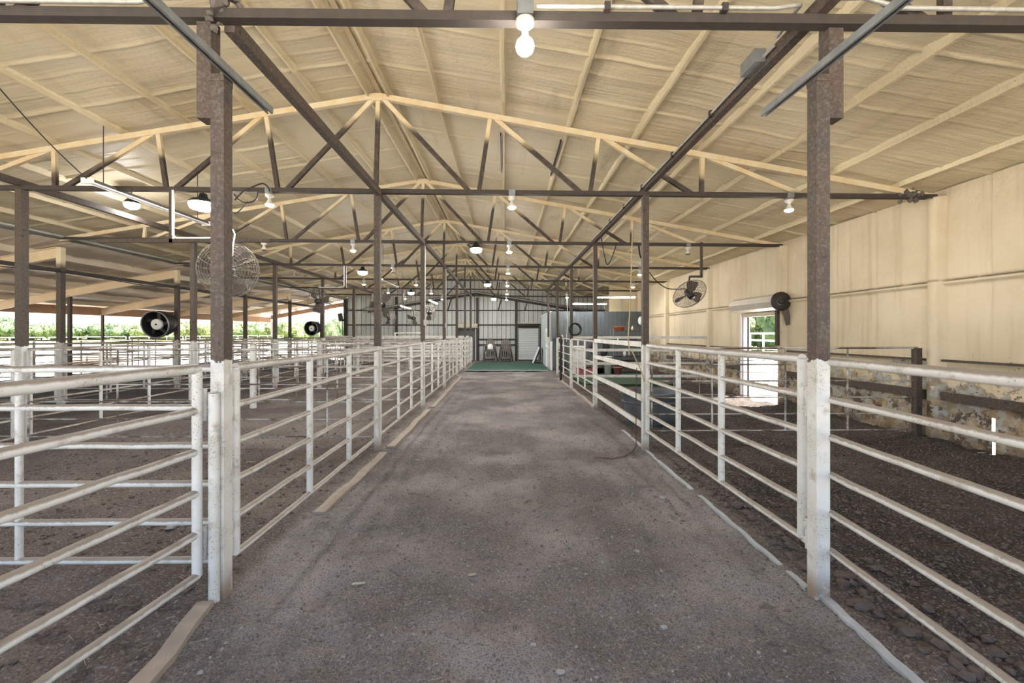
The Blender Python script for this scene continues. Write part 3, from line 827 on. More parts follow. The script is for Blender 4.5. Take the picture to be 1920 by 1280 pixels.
# left pens: cross fences
panel('pipe_fence', 'white pipe panel crossing the near left pen behind the gate', 'fence', (-2.06, D[0]+.05), (-5.9, D[0]+.02), zl(.19, 1.54, 6), (.355, .98), .024, .022, .024, group='cross fences in the left pens', n=12, bend=.003)
panel('rod_fence', 'dirty thin rod panel across the left pen at the second posts', 'fence', (-2.06, D[1]), (-7.4, D[1]), zl(.19, 1.54, 6), (.13, .42, .74, 1), .013, .014, .02, mat='rod', group='cross fences in the left pens')
for k in (2, 3, 4):
    panel('pipe_fence', 'pipe panel across the left pen at the %s posts' % ORD[k], 'fence', (-2.06, D[k]), (-6.0, D[k]), ZL, (.25, .5, .75, .98), .017, .02, .02, mat='shadedpipe' if k != 2 else 'rod', group='cross fences in the left pens')
    panel('pipe_fence', 'short pipe panel beside the capped post at the %s posts' % ORD[k], 'fence', (-6.12, D[k]), (-7.4, D[k]), ZL, (0, .5, 1), .017, .02, .02, mat='shadedpipe', mat_up='pipe', group='cross fences in the left pens')
    b = B().tube((0,0,-.1), (0,0,1.5), .075, 14).lathe([(.075, 1.5), (.06, 1.54), (.03, 1.56), (1e-4, 1.565)], 14)
    tag(obj('capped_post', b, MAT['pipe'], None, (-6.06, D[k], 0)), 'thick round white post with a domed cap at the %s cross fence' % ORD[k-2], 'post', 'round capped posts')
panel('board_fence', 'white wide-board fence across the far left pens', 'fence', (-2.08, D[5]), (-7.4, D[5]), [.45, .78, 1.08, 1.35, 1.60], (.01, .25, .5, .75, .99), .02, .05, box=(.11, .03), zup=(0, 1.62))
panel('board_fence', 'white wide-board fence across the last bay of the left pens', 'fence', (-2.08, D[6]), (-10.5, D[6]), [.45, .78, 1.08, 1.35, 1.60], (.01, .2, .4, .6, .8, .99), .02, .05, box=(.11, .03), zup=(0, 1.62))
for k in range(1, 7):
    panel('pipe_fence', 'pipe panel between the inner and outer left posts, %s from the camera' % ORD[k-1], 'fence', (-7.6, D[k]), (XB+.08, D[k]), ZL, (0, .33, .66, 1), .016, .02, .018, group='outer cross fences', mat='shadedpipe')
    panel('pipe_fence', 'pipe panel reaching out under the lean-to roof, %s from the camera' % ORD[k-1], 'fence', (XB-.1, D[k]), (xeave(D[k])+.1, D[k]), ZL, (0, .25, .5, .75, 1), .016, .02, .018, group='lean-to cross fences', n=6, mat='shadedpipe')
b = B().path([(X(741, 26), 26, .1), (X(741, 26), 26, Zp(624, 26)), (X(791, 26), 26, Zp(624, 26)), (X(791, 26), 26, .1)], .07, 8)
tag(obj('gate_frame', b, MAT['pipe']), 'white overhead gate frame standing in the far left pen', 'frame')

# ================================================================== LIGHTS
E_BULB = emat('lit_bulb', (1.0, .93, .82), 420*LAMP)
E_NEAR = emat('lit_near_bulb', (1.0, .95, .88), 110*LAMP)
E_LENS = emat('lit_reflector_lens', (1.0, .95, .87), 560*LAMP)
E_BAY = emat('lit_high_bay_lens', (.98, .98, 1.0), 120*LAMP)
E_TUBE = emat('lit_tube', (.97, .98, 1.0), 24*LAMP)
M_OFF = plain('unlit_lamp_glass', (.16, .13, .10), .5)
def bulb_lamp(x, d, label, on=True, zc=None, globe=False, cage=False):
    z = (zch(x)-.033) if zc is None else zc
    t = thing('ceiling_lamp', label, 'lamp', (x, d, z), group='bulbs on the truss chords')
    link('junction_box', cached('jbox', lambda: B().box((-.05, -.05, -.035), (.05, .05, .05)).mesh('junction_box')), MAT['galv'], t, (0, -.0, .02))
    link('socket', cached('sock', lambda: B().lathe([(1e-4, -.03), (.065, -.03), (.06, -.06), (.03, -.085), (.022, -.1), (1e-4, -.1)], 16).mesh('socket')), MAT['porcelain'], t)
    if globe:
        link('bulb_neck', B().lathe([(.02, -.09), (.024, -.13), (.03, -.145)], 14).mesh('bulb_neck'), MAT['whiteplastic'], t)
        link('bulb', B().ico((0,0,-.205), .062, 0, 2, smooth=True).mesh('bulb'), E_NEAR, t)
    else:
        link('reflector', cached('refl', lambda: B().lathe([(.02, -.095), (.028, -.12), (.055, -.175), (.062, -.19)], 16).mesh('reflector')), MAT['porcelain'] if on else M_OFF, t)
        key = ('lens', on)
        link('bulb', cached(key, lambda: B().lathe([(.062, -.19), (.055, -.207), (.03, -.218), (1e-4, -.222)], 12).mesh('bulb')), E_LENS if on else M_OFF, t)
    return t
nl = bulb_lamp(X(984, 2.93), 2.9, 'bare round bulb under a grey box on the nearest truss', True, 3.945, True)
link('conduit_box', B().box((-.055, -.03, .0), (.055, .08, .19)).mesh('conduit_box'), MAT['galv'], nl)
for k in range(1, 7):
    bulb_lamp(.115, D[k], 'lit reflector bulb over the middle of the aisle on the %s truss' % ORD[k])
for k in range(1, 7):
    bulb_lamp(-3.65, D[k], '%s reflector bulb left of the aisle on the %s truss' % ('unlit' if k == 3 else 'lit', ORD[k]), k != 3)
for k in (2, 4, 5, 6):
    bulb_lamp(-5.8, D[k], '%s reflector bulb over the left pen on the %s truss' % ('unlit' if k == 2 else 'lit', ORD[k]), k != 2)
for k in (1, 2, 3):
    bulb_lamp(4.42, D[k], '%s reflector bulb over the right pen on the %s truss' % ('unlit' if k == 2 else 'lit', ORD[k]), k != 2)
bulb_lamp(5.3, D[4], 'lit reflector bulb near the right wall on the fifth truss')
lp = bulb_lamp(X(1063, 20.2), 20.2, 'lit bulb before the grey board room with a white pull cord', True, Zp(550, 20.2))
obj('hanger_rod', B().tube((0,0,.03), (0,0,zroof(lp.location.x)-lp.location.z), .01, 6), MAT['dark'], lp)
def high_bay(px, py, d, label, r=.17, up=.35):
    p = W(px, py, d)
    t = thing('high_bay_lamp', label, 'lamp', p, group='round high bay lamps')
    link('housing', cached(('hb', r), lambda: B().lathe([(1e-4, .17), (.05, .17), (.07, .10), (r*.8, .07), (r*.97, .035), (r, .02), (r*.96, .012)], 20).mesh('housing')), MAT['black'], t)
    link('lens', cached(('hbl', r), lambda: B().lathe([(r*.95, .014), (r*.97, -.015), (r*.85, -.06), (r*.5, -.085), (1e-4, -.095)], 16).mesh('lens')), E_BAY, t)
    link('hook', B().path([(0,0,.17), (0,0,.17+up)], .008, 6).mesh('hook'), MAT['dark'], t)
high_bay(381, 384, D[1]-.0, 'bright round high bay lamp hidden partly by the near left post', .20, .10)
high_bay(247, 383, 8.46, 'bright round high bay lamp over the hanging unlit tube fixture', .13, .15)
high_bay(893, 467, D[2], 'bright round high bay lamp left of the aisle bulbs, third truss', .14, .1)
high_bay(914, 533, D[4], 'bright round high bay lamp over the aisle, fifth truss', .14, .1)
high_bay(680, 510, D[3], 'round high bay lamp over the left pens, fourth truss', .16, .1)
high_bay(771, 549, D[5], 'round high bay lamp far back over the left pens', .16, .1)
high_bay(926, 560, D[6], 'small far round lamp over the aisle near the end wall', .14, .1)
def tube_light(p0, p1, label, on=True, wd=.13):
    p0 = Vector(p0); p1 = Vector(p1); m = (p0+p1)/2; L = (p1-p0).length
    dv = p1-p0
    t = thing('tube_fixture', label, 'lamp', m, (0, 0, math.atan2(dv.y, dv.x)))
    h = L/2
    b = B().add([(-h,-wd/2,0),(h,-wd/2,0),(h,-wd*.22,.05),(-h,-wd*.22,.05),(-h,wd*.22,.05),(h,wd*.22,.05),(h,wd/2,0),(-h,wd/2,0)], [(0,1,2,3),(3,2,5,4),(4,5,6,7),(0,3,4,7),(1,6,5,2)])
    obj('housing', b, MAT['slat'] if on else MAT['wood'], t)
    for s in (-1, 1): obj('tube', B().tube((-h+.03, s*wd*.22, -.005), (h-.03, s*wd*.22, -.005), .016, 8), E_TUBE if on else MAT['whiteplastic'], t)
    for s in (-1, 1): obj('end_cap', B().box((s*h-.015, -wd/2, -.03), (s*h+.015, wd/2, .05)), MAT['whiteplastic'], t)
    for s in (-.8, .8): obj('hanger', B().tube((s*h, 0, .05), (s*h, 0, zroof(m.x)-m.z+.02), .006, 6), MAT['dark'], t)
    return t
tube_light((3.9, 18.5, 3.36), (5.65, 18.5, 3.34), 'long lit tube fixture before the grey room, nearest the right wall')
tube_light((3.25, 20.5, 3.22), (4.9, 20.5, 3.19), 'long lit tube fixture before the grey room, nearer the aisle')
tube_light((-5.45, 22.5, 3.22), (-5.45, 24.6, 3.24), 'lit tube fixture above the white gate frame far left')
tube_light((-3.9, 22.3, 3.49), (-3.9, 24.6, 3.53), 'lit tube fixture between the far fans and the aisle')
tube_light((-4.62, 16.0, 3.80), (-4.62, 18.4, 3.82), 'unlit tube fixture hanging right of the second aisle post', False)
fx = tube_light((-6.06, 6.2, 3.97), (-6.03, 8.63, 4.03), 'long dark unlit tube fixture hanging from a chain at upper left', False, .17)
b = B()
pa = Vector((-6.06, 6.2, 4.03)); pb = Vector((-5.9, 4.9, 4.72))
b.path([pa+(pb-pa)*t_+Vector((0,0,-.05*math.sin(PI*t_))) for t_ in np.linspace(0, 1, 9)], .008, 6)
tag(obj('hanging_chain', b, MAT['dark']), 'thin dark chain holding the near end of the unlit tube fixture', 'chain')

# ================================================================== FANS
def guard_wire(b, r, depth, n_rad, rings, wr):
    for side in (-1, 1):
        for q in rings:
            zz = side*depth*(1-(q**3)*.75)
            b.path([(r*q*math.cos(a), zz, r*q*math.sin(a)) for a in np.linspace(0, 2*PI, 28, endpoint=False)], wr, 4, closed=True)
        for i in range(n_rad):
            a = 2*PI*i/n_rad+side*.1
            b.path([(r*q*math.cos(a+.25*(1-q)), side*depth*(1-(q**3)*.75), r*q*math.sin(a+.25*(1-q))) for q in (.2, .5, .75, .92, 1.0)], wr, 4)
    b.path([(r*1.01*math.cos(a), 0, r*1.01*math.sin(a)) for a in np.linspace(0, 2*PI, 32, endpoint=False)], wr*2.2, 6, closed=True)
def blade_mesh(r, phase):
    b = B()
    a = phase
    vs = []
    for (q, wdt) in ((.16, .08), (.4, .21), (.7, .30), (.92, .26)):
        for s, tw in ((-1, -.05), (1, .05)):
            vs.append((q*r, tw*1.0, s*wdt*r*.95))
    top = vs; bot = [(x, y+.008, z) for x, y, z in vs]
    f = [(0,1,3,2),(2,3,5,4),(4,5,7,6)]
    ca, sa = math.cos(a), math.sin(a)
    rot = lambda p: (p[0]*ca-p[2]*sa, p[1], p[0]*sa+p[2]*ca)
    b.add([rot(p) for p in top], f); b.add([rot(p) for p in bot], [q[::-1] for q in f])
    return b.mesh('blade')
def cage_fan(c, r, yaw, pitch, label, drop=None, barx=None, nb=3, wr=.0028, bar_mat='steel', dense=True, ph=.5, white=False):
    c = Vector(c)
    t = thing('cage_fan', label, 'fan', c, group='round cage fans')
    h = link('fan_head', None, None, t, (0,0,0), (pitch, 0, yaw))
    rings = [.18, .3, .4, .5, .6, .7, .8, .88, .95] if dense else [.2, .4, .6, .8, .93]
    me = cached(('guard', r, dense, wr), lambda: (lambda b: (guard_wire(b, r, .13, 20 if dense else 12, rings, wr), b.mesh('guard'))[1])(B()))
    g = link('guard', me, MAT['wire'], h); g['kind'] = 'stuff'
    for k in range(nb):
        link('blade', cached(('blade', r, nb, k, ph), lambda: blade_mesh(r, ph+2*PI*k/nb)), MAT['blade'], h)
    link('motor', cached(('motor', r), lambda: B().lathe([(1e-4, -.14), (.07, -.14), (.085, -.11), (.085, .12), (.05, .16), (1e-4, .17)], 18, 'Y').mesh('motor')), MAT['motor'], h)
    if drop:
        dx, dz = drop        # hanging conduit offset in x, rise above the bar
        zb = r+.02
        b = B().bar((min(0, dx) if barx is None else barx[0], 0, zb), (max(0, dx) if barx is None else barx[1], 0, zb), .05, .05)
        obj('support_bar', b, MAT[bar_mat], t)
        obj('drop_pipe', B().bar((dx, 0, zb-.025), (dx, 0, zb+dz), .05, .05), MAT[bar_mat], t)
        if white:
            obj('power_cord', B().path([(dx+.035, -.03, zb+dz), (dx+.035, -.03, zb+.08), (dx+.09, -.03, zb+.035), (min(0, dx+.9), -.03, zb+.035)] if dx < 0 else [(dx-.035, -.03, zb+dz), (dx-.035, -.03, zb+.08), (dx-.09, -.03, zb+.035), (0, -.03, zb+.035)], .012, 6), MAT['whiteplastic'], t)
        obj('hanger', B().bar((0, 0, zb), (0, .12, .0), .03, .03), MAT['dark'], t)
    return t
c1 = W(428, 505, 6.55)
cage_fan(c1, .42, .30, .12, 'large wire cage fan behind the near left post', (X(322, 6.55)-c1.x, 3.98-c1.z-.44), (X(182, 6.55)-c1.x, X(508, 6.55)-c1.x), wr=.0035, white=True, ph=.9)
c2 = W(598, 565, D[3]-.1); zc = 3.98
cage_fan(c2, .40, -.2, .1, 'wire cage fan over the left pens, right of the barrel fan by the eave', (X(650, D[3])-c2.x, zc-c2.z-.42), (0, X(704, D[3])-c2.x), white=True, ph=.2)
c3 = W(716, 571, D[3]+.1)
cage_fan(c3, .44, .75, .25, 'large wire cage fan half hidden by the second left aisle post', None, ph=1.1)
obj('hanger_arm', B().bar((0, .1, .0), (-.35, .1, .36), .04, .04), MAT['steel'], bpy.data.objects['cage_fan.002'])
c4 = W(729, 597, D[5]); cage_fan(c4, .36, .2, .0, 'small far cage fan low beside the second left aisle post', (-.35, 4.0-c4.z-.36), dense=False, ph=.3)
c5 = W(775, 596, D[5]-.02); cage_fan(c5, .37, -.25, .0, 'far cage fan left of the third left aisle post', (-.5, 4.0-c5.z-.37), dense=False, ph=.8)
c6 = W(805, 586, D[5]+.02); cage_fan(c6, .40, -.5, .0, 'far cage fan just right of the third left aisle post', (-.3, 4.0-c6.z-.40), dense=False, ph=.4)
c7 = W(1293, 551, D[2])
cage_fan(c7, .40, .18, .72, 'brown bladed cage fan hanging near the cream right wall', (X(1315, D[2])-c7.x, zch(4.7)-c7.z-.36), None, wr=.0035, ph=-.35)
def barrel_fan(c, r, yaw, label):
    t = thing('barrel_fan', label, 'fan', c, (.12, 0, yaw), group='black barrel fans')
    obj('housing', B().lathe([(r*.92, -.20), (r, -.22), (r*1.0, -.16), (r*.97, .0), (r*.86, .25), (r*.62, .33), (1e-4, .34)], 28, 'Y').lathe([(r*.92, -.20), (r*.88, -.1), (r*.84, .2), (1e-4, .25)], 28, 'Y'), MAT['black'], t)
    obj('front_ring', B().path([(r*.97*math.cos(a), -.215, r*.97*math.sin(a)) for a in np.linspace(0, 2*PI, 32, endpoint=False)], .022, 6, closed=True), MAT['galv'], t)
    obj('hub', B().lathe([(r*.40, -.08), (r*.40, -.15), (r*.36, -.17), (1e-4, -.175)], 22, 'Y'), MAT['whiteplastic'], t)
    obj('hub_cap', B().lathe([(r*.07, -.174), (r*.06, -.19), (1e-4, -.19)], 12, 'Y'), MAT['black'], t)
    for k in range(5):
        a = k*2*PI/5
        b = B().bar((r*.36*math.cos(a), -.06, r*.36*math.sin(a)), (r*.86*math.cos(a+.3), -.03, r*.86*math.sin(a+.3)), r*.22, .02, (0,1,0))
        obj('blade', b, MAT['dark'], t)
    obj('wall_bracket', B().box((-.06, .25, r*.6), (.06, .55, r*.75)), MAT['dark'], t)
p = W(300, 607, D[3]-.35); barrel_fan(p, .43, .06, 'black barrel fan with a white hub on the outer post at left')
p = W(587, 615, D[6]-.35); barrel_fan(p, .42, -.12, 'black barrel fan far back on the outer post row')

# ================================================================== FURNITURE AND GEAR AT THE FAR END
def bar_chair(x, y, label):
    t = thing('adirondack_chair', label, 'chair', (x, y, 0), group='tall slatted chairs')
    m = MAT['wood']
    for s in (-1, 1):
        obj('front_leg', B().bar((s*.33, -.30, 0), (s*.31, -.30, .98), .04, .09), m, t)
        obj('rear_leg', B().bar((s*.46, .32, 0), (s*.29, .05, .95), .04, .12), m, t)
        obj('arm', B().bar((s*.36, -.36, 1.0), (s*.33, .30, .99), .13, .03), m, t)
    for k in range(5):
        xx = (k-2)*.115
        top = 1.48-.05*abs(k-2)**1.3
        b = B().bar((xx*.9, .12, .74), (xx*1.08, .33, top), .10, .022, (1,0,0)) if False else B().hexa(
            [(xx*.9-.05, .10, .74), (xx*.9+.05, .10, .74), (xx*.9+.05, .125, .74), (xx*.9-.05, .125, .74)],
            [(xx*1.08-.05, .32, top), (xx*1.08+.05, .32, top), (xx*1.08+.05, .345, top), (xx*1.08-.05, .345, top)])
        obj('back_slat', b, m, t)
    obj('back_brace', B().box((-.34, .22, .98), (.34, .25, 1.05)), m, t)
    for k in range(5): obj('seat_slat', B().box((-.31, -.32+k*.095, .76-.008*k), (.31, -.24+k*.095, .785-.008*k)), m, t)
    obj('apron', B().box((-.33, -.345, .66), (.33, -.32, .76)), m, t)
    for k in range(3): obj('foot_slat', B().box((-.31, -.62+k*.09, .26), (.31, -.54+k*.09, .285)), m, t)
    for s in (-1, 1): obj('foot_rail', B().bar((s*.3, -.62, .24), (s*.3, .2, .40), .03, .07), m, t)
    obj('foot_board', B().box((-.31, -.30, .1), (.31, -.27, .2)), m, t)
    for k in range(4): obj('under_slat', B().box((-.24+k*.14, .0, .3), (-.16+k*.14, .02, .74)), m, t)
    return t
YC = 27.3
bar_chair(X(919, YC), YC, 'tall weathered wooden slat chair with a white pad, at the end wall')
bar_chair(X(948, YC), YC, 'tall weathered wooden slat chair with nothing on it, by the white roll-up door')
cu = B().lathe([(1e-4, -.03), (.16, -.03), (.18, 0), (.16, .03), (1e-4, .03)], 20, 'Y', (0,0,.17)).box((-.17, -.028, 0), (.17, .028, .17))
tag(obj('seat_pad', cu, MAT['whiteplastic'], None, (X(919, YC), YC+.02, .79), (-.2, 0, 0)), 'white round topped pad leaning on the left wooden chair', 'pad')
tag(obj('turf_mat', B().hexa([(X(873, 20.6), 20.4, -.02), (XP-.1, 20.4, -.02), (XP-.1, 26.4, 0), (-1.75, 26.4, 0)], [(X(873, 20.6), 20.4, .015), (XP-.1, 20.4, .015), (XP-.1, 26.4, .02), (-1.75, 26.4, .02)]), MAT['turf']), 'green artificial turf mat across the end of the aisle', 'mat')
tag(obj('turf_mat', B().hexa([(2.75, 14.7, -.02), (6.5, 14.7, -.02), (6.6, 19.4, 0), (2.75, 19.4, 0)], [(2.75, 14.7, .05), (6.5, 14.7, .05), (6.6, 19.4, .05), (2.75, 19.4, .05)]), MAT['turf2']), 'dark green turf mat on the pen floor before the shelf', 'mat')
for i, (dx, m, lab) in enumerate(((0, 'slat', 'white panel leaning beside the white roll-up door'), (.09, 'dark', 'dark panel leaning behind the white one by the grey room'))):
    b = B().hexa([(0,0,0), (.04,0,0), (.04,.8,0), (0,.8,0)], [(.38,0,.95), (.42,0,.95), (.42,.8,.95), (.38,.8,.95)])
    tag(obj('leaning_panel', b, MAT[m], None, (X(999, 25.5)+dx, 25.4, .02)), lab, 'panel')
b = B().path([(X(873, 20.6)-.05+q*(XP+1.7)/14, 20.38+.03*math.sin(q*1.7), .02+.008*math.sin(q*2.3)) for q in range(15)], .03, 6)
obj('frayed_edge', b, MAT['curb'], bpy.data.objects['turf_mat'])
# shelf rack and what is on and around it
def rack(x, y):
    t = thing('shelf_rack', 'dark metal shelf rack standing before the grey board wall', 'rack', (x, y, 0))
    wd, dp = 1.25, .5
    for a in (0, wd):
        for c_ in (0, dp): obj('pole', B().tube((a, c_, 0), (a, c_, 1.98), .018, 8), MAT['galv'], t)
    for z in (.25, .75, 1.25, 1.88):
        b = B().box((0, 0, z), (wd, dp, z+.03)); obj('shelf', b, MAT['dark'], t)
    return t
RX, RY = X(1150, 18.9), 18.9
rack(RX, RY)
def basin(c, r0, r1, h, mat, label, cat='tub', name='tub', sx=1, sy=1, wall=.02):
    b = B().lathe([(1e-4, 0), (r0, 0), (r1, h), (r1+.02, h), (r1+.02, h-.02), (r1-wall+.01, h-.01), (r0-wall, wall), (1e-4, wall)], 24, 'Z', (0,0,0), True, sx, sy)
    o = obj(name, b, MAT[mat], None, c); return tag(o, label, cat)
basin((RX+.32, RY+.25, 1.912), .20, .25, .19, 'orange', 'orange plastic tub on the top of the shelf rack')
def bottle(c, r, h, mat, label):
    o = obj('bottle', B().lathe([(1e-4, 0), (r, 0), (r, h*.65), (r*.35, h*.8), (r*.35, h), (1e-4, h)], 14), MAT[mat], None, c)
    return tag(o, label, 'bottle')
bottle((RX+.25, RY+.2, 1.282), .07, .28, 'whiteplastic', 'white jug on the upper shelf under the orange tub')
bottle((RX+.55, RY+.2, .782), .07, .26, 'whiteplastic', 'white jug on the middle shelf of the rack, left')
bottle((RX+.75, RY+.2, .782), .055, .24, 'beige', 'tan bottle on the middle shelf of the rack, right')
bottle((RX+.9, RY+.2, 1.912), .05, .22, 'beige', 'tan bottle on top of the rack beside the orange tub')
for i, (dx, z, m) in enumerate(((.35, .282, 'black'), (.8, .282, 'dark'), (.95, 1.282, 'dark'))):
    b = B().box((-.18, -.15, 0), (.18, .15, .28)).box((-.19, -.16, .28), (.19, .16, .31))
    tag(obj('storage_box', b, MAT[m], None, (RX+dx, RY+.25, z)), ['black lidded box on the bottom shelf, left', 'dark lidded box on the bottom shelf, right', 'dark lidded box on the upper shelf, right'][i], 'box')
basin((X(1158, 17.8), 17.8, .05), .14, .17, .34, 'pink', 'faded red bucket on the dark green turf before the rack', 'bucket', 'bucket')
basin((X(1140, 18.4), 18.4, .05), .15, .17, .75, 'whiteplastic', 'tall white bucket left of the shelf rack', 'bucket', 'bucket')
for i, px in enumerate((1118, 1132, 1146)):
    basin((X(px, 18.9), 18.7, .05), .17, .2, .24, 'black', ['black rubber pan on the turf, leftmost of three', 'black rubber pan on the turf, middle of three', 'black rubber pan on the turf, rightmost of three'][i], 'pan', 'feed_pan')
b = B()
for s in (-1, 1): b.path([(s*.16, 0, 0), (s*.3, -.1, .45), (s*.22, -.05, .8), (0, 0, .95)], [.12, .16, .12, .05], 10)
tag(obj('saddle', b, MAT['black'], None, (X(1126, 18.6), 18.9, .75)), 'black saddle shape standing behind the white rails', 'saddle')
obj('saddle_stand', B().box((-.3, -.2, -.7), (.3, .2, -.02)), MAT['wood'], bpy.data.objects['saddle'])
tag(obj('white_cabinet', B().box((0, 0, .02), (.55, .5, 1.25)).box((.01, -.015, .05), (.27, 0, 1.22)).box((.28, -.015, .05), (.54, 0, 1.22)), MAT['doorwhite'], None, (X(1074, 18.3), 18.3, 0)), 'white two door cabinet behind the pipe gate on the right', 'cabinet')
tag(obj('feed_crate', B().box((0, 0, 0), (.6, .5, .32)).box((-.02, -.02, .26), (.62, .52, .32)), MAT['pink'], None, (X(1084, 17.4), 17.4, .05)), 'red crate on the ground behind the pipe gate on the right', 'crate')
b = B()
for k in range(9):
    r = .19+.012*math.sin(k*2.1); b.path([(r*math.cos(a)+.01*math.sin(k*3), -.05+.015*k, r*math.sin(a)+.01*math.cos(k*2)) for a in np.linspace(0, 2*PI, 22, endpoint=False)], .014, 5, closed=True)
tag(obj('cable_coil', b, MAT['cable'], None, (X(1077, D[3]), D[3]-.12, Zp(617, D[3]))), 'dark coiled cable hung on the fourth right aisle post', 'coil')
b = B().path([(0,0,1.68), (.01,-.02,1.2), (-.02,-.03,.7), (0,-.02,.25), (-.02,-.02,.02)], .045, 8)
tag(obj('black_strap', b, MAT['black'], None, (XRt-.04, 16.2, 0)), 'thick black strap hanging over the right pipe gate', 'strap')
t = thing('wall_shelf', 'small dark shelf with straps on the corner of the grey room', 'shelf', (XP+.25, YP-.3, 0))
obj('shelf_board', B().box((-.15, 0, 1.5), (.5, .27, 1.54)), MAT['dark'], t)
obj('bracket', B().bar((.2, .26, 1.2), (.2, .05, 1.5), .04, .04), MAT['dark'], t)
bottle((XP+.32, YP-.2, 1.54), .06, .3, 'dark', 'dark bottle on the small corner shelf')
bottle((XP+.5, YP-.2, 1.54), .05, .2, 'beige', 'tan can on the small corner shelf')
tag(obj('hanging_sprayer', B().lathe([(1e-4, 0), (.08, 0), (.09, .25), (.04, .42), (.03, .5), (1e-4, .5)], 14), MAT['whiteplastic'], None, (XP+.28, YP-.35, 1.0)), 'white spray jug hanging under the corner shelf', 'jug')
tag(obj('boots', B().box((0,0,0), (.14,.3,.35)).box((.2,0,0), (.34,.3,.42)).box((0,-.1,0), (.14,0,.1)).box((.2,-.1,0), (.34,0,.1)), MAT['black'], None, (XP+.3, YP-.5, 0)), 'black tall rubber boots against the grey board wall', 'boots')
tag(obj('wall_meter', B().lathe([(1e-4, -.05), (.2, -.05), (.2, 0), (1e-4, 0)], 22, 'Y', (0,0,0), True, .62, 1.0), MAT['whiteplastic'], None, (X(1201, 20.3), 20.3, Zp(601, 20.3))), 'white oval dial on the right end of the grey wall', 'dial')
# stock tank
a = thing('stock_tank', 'grey rubber oval stock tank behind the white square rails', 'tank', (2.86, 8.35, gz(2.86, 8.35)-.02), (0, 0, .25))
b = B().lathe([(1e-4, .02), (.40, 0), (.46, .03), (.50, .25), (.53, .50), (.575, .60), (.605, .62), (.605, .655), (.565, .66), (.53, .63), (.49, .5), (.43, .08), (1e-4, .06)], 36, 'Z', (0,0,0), True, 1.03, .86)
obj('tank_shell', b, MAT['tank'], a)
obj('rim_band', B().path([(.54*1.03*math.cos(q), .54*.86*math.sin(q), .47) for q in np.linspace(0, 2*PI, 40, endpoint=False)], .018, 6, closed=True), MAT['tank'], a)
obj('inner_disc', B().lathe([(.45, .30), (1e-4, .31)], 30, 'Z', (0,0,0), True, 1.03, .86), MAT['black'], a)  # flat black disc part-way up inside the tank
obj('drain_plug', B().tube((0, -.46, .1), (0, -.42, .1), .04, 12), MAT['black'], a)

# ================================================================== CABLES, CHAINS, SMALL GEAR
def cable(pts, r, mat, name, label, cat='cable'):
    return tag(obj(name, B().path(pts, r, 6), MAT[mat]), label, cat)
def spl(pts, n=8):
    pts = [Vector(p) for p in pts]; out = []
    q = [pts[0]]+pts+[pts[-1]]
    for i in range(1, len(q)-2):
        for t_ in np.linspace(0, 1, n, endpoint=False):
            a, b_, c_, d_ = q[i-1], q[i], q[i+1], q[i+2]
            out.append(.5*((2*b_)+(c_-a)*t_+(2*a-5*b_+4*c_-d_)*t_**2+(3*b_-a-3*c_+d_)*t_**3))
    return out+[pts[-1]]
cable(spl([W(1186, 430, 6.9), W(1182, 560, 6.9), W(1178, 640, 6.75), W(1186, 660, 6.55), W(1200, 690, 6.5), W(1209, 715, 6.5)]), .009, 'rope', 'tan_rope', 'tan cord hanging down to the second right aisle post', 'cord')
cable(spl([W(1217, 510, D[2]), W(1232, 528, D[2]), W(1250, 540, D[2]), W(1270, 542, D[2]-.1), W(1285, 541, D[2]-.2)]), .012, 'cable', 'power_cable', 'black cable looping to the brown bladed fan')
cable(spl([W(440, 375, 6.5), W(455, 360, 6.5), W(470, 352, 6.5), W(492, 344, 6.5), W(503, 352, 6.55), W(506, 362, 6.6)]), .011, 'cable', 'power_cable', 'black cable arching up to the bulb right of the near left post')
cable(spl([W(437, 362, 6.5), W(447, 374, 6.5), W(462, 380, 6.5), W(480, 374, 6.5), W(484, 355, 6.5)]), .011, 'cable', 'power_cable', 'black cable loop drooping under the second truss by the near left post')
cable(spl([W(433, 397, 6.5), W(445, 398, 6.5), W(458, 385, 6.5), W(464, 378, 6.5)]), .009, 'cable', 'power_cable', 'short black cable end curling beside the near left post')
cable(spl([W(1127, 440, D[2]-.2), W(1133, 478, D[2]-.2), W(1140, 496, D[2]-.1), W(1152, 470, D[2]-.2), W(1156, 455, D[2])]), .011, 'cable', 'power_cable', 'black cable hanging in a loop near the third right aisle post')
cable(spl([W(1197, 455, D[2]), W(1200, 478, D[2]), W(1203, 484, D[2])]), .02, 'cable', 'power_plug', 'black plug hanging left of the second right aisle post', 'plug')
cable(spl([W(1063, 560, 20.2), W(1064, 600, 20.2), W(1062, 640, 20.2)]), .012, 'whiteplastic', 'pull_cord', 'white pull cord hanging before the grey board wall', 'cord')
cable(spl([W(436, 430, 6.4), W(440, 440, 6.4), W(437, 460, 6.4), W(436, 480, 6.45)]), .009, 'whiteplastic', 'white_rope', 'white cord running down behind the near left post to the fan', 'rope')
cable(spl([W(508, 520, 17), W(580, 548, 16), W(660, 580, 15), W(700, 571, 14)]), .01, 'cable', 'power_cable', 'thin black wire sagging across the left pens below the cage fans')
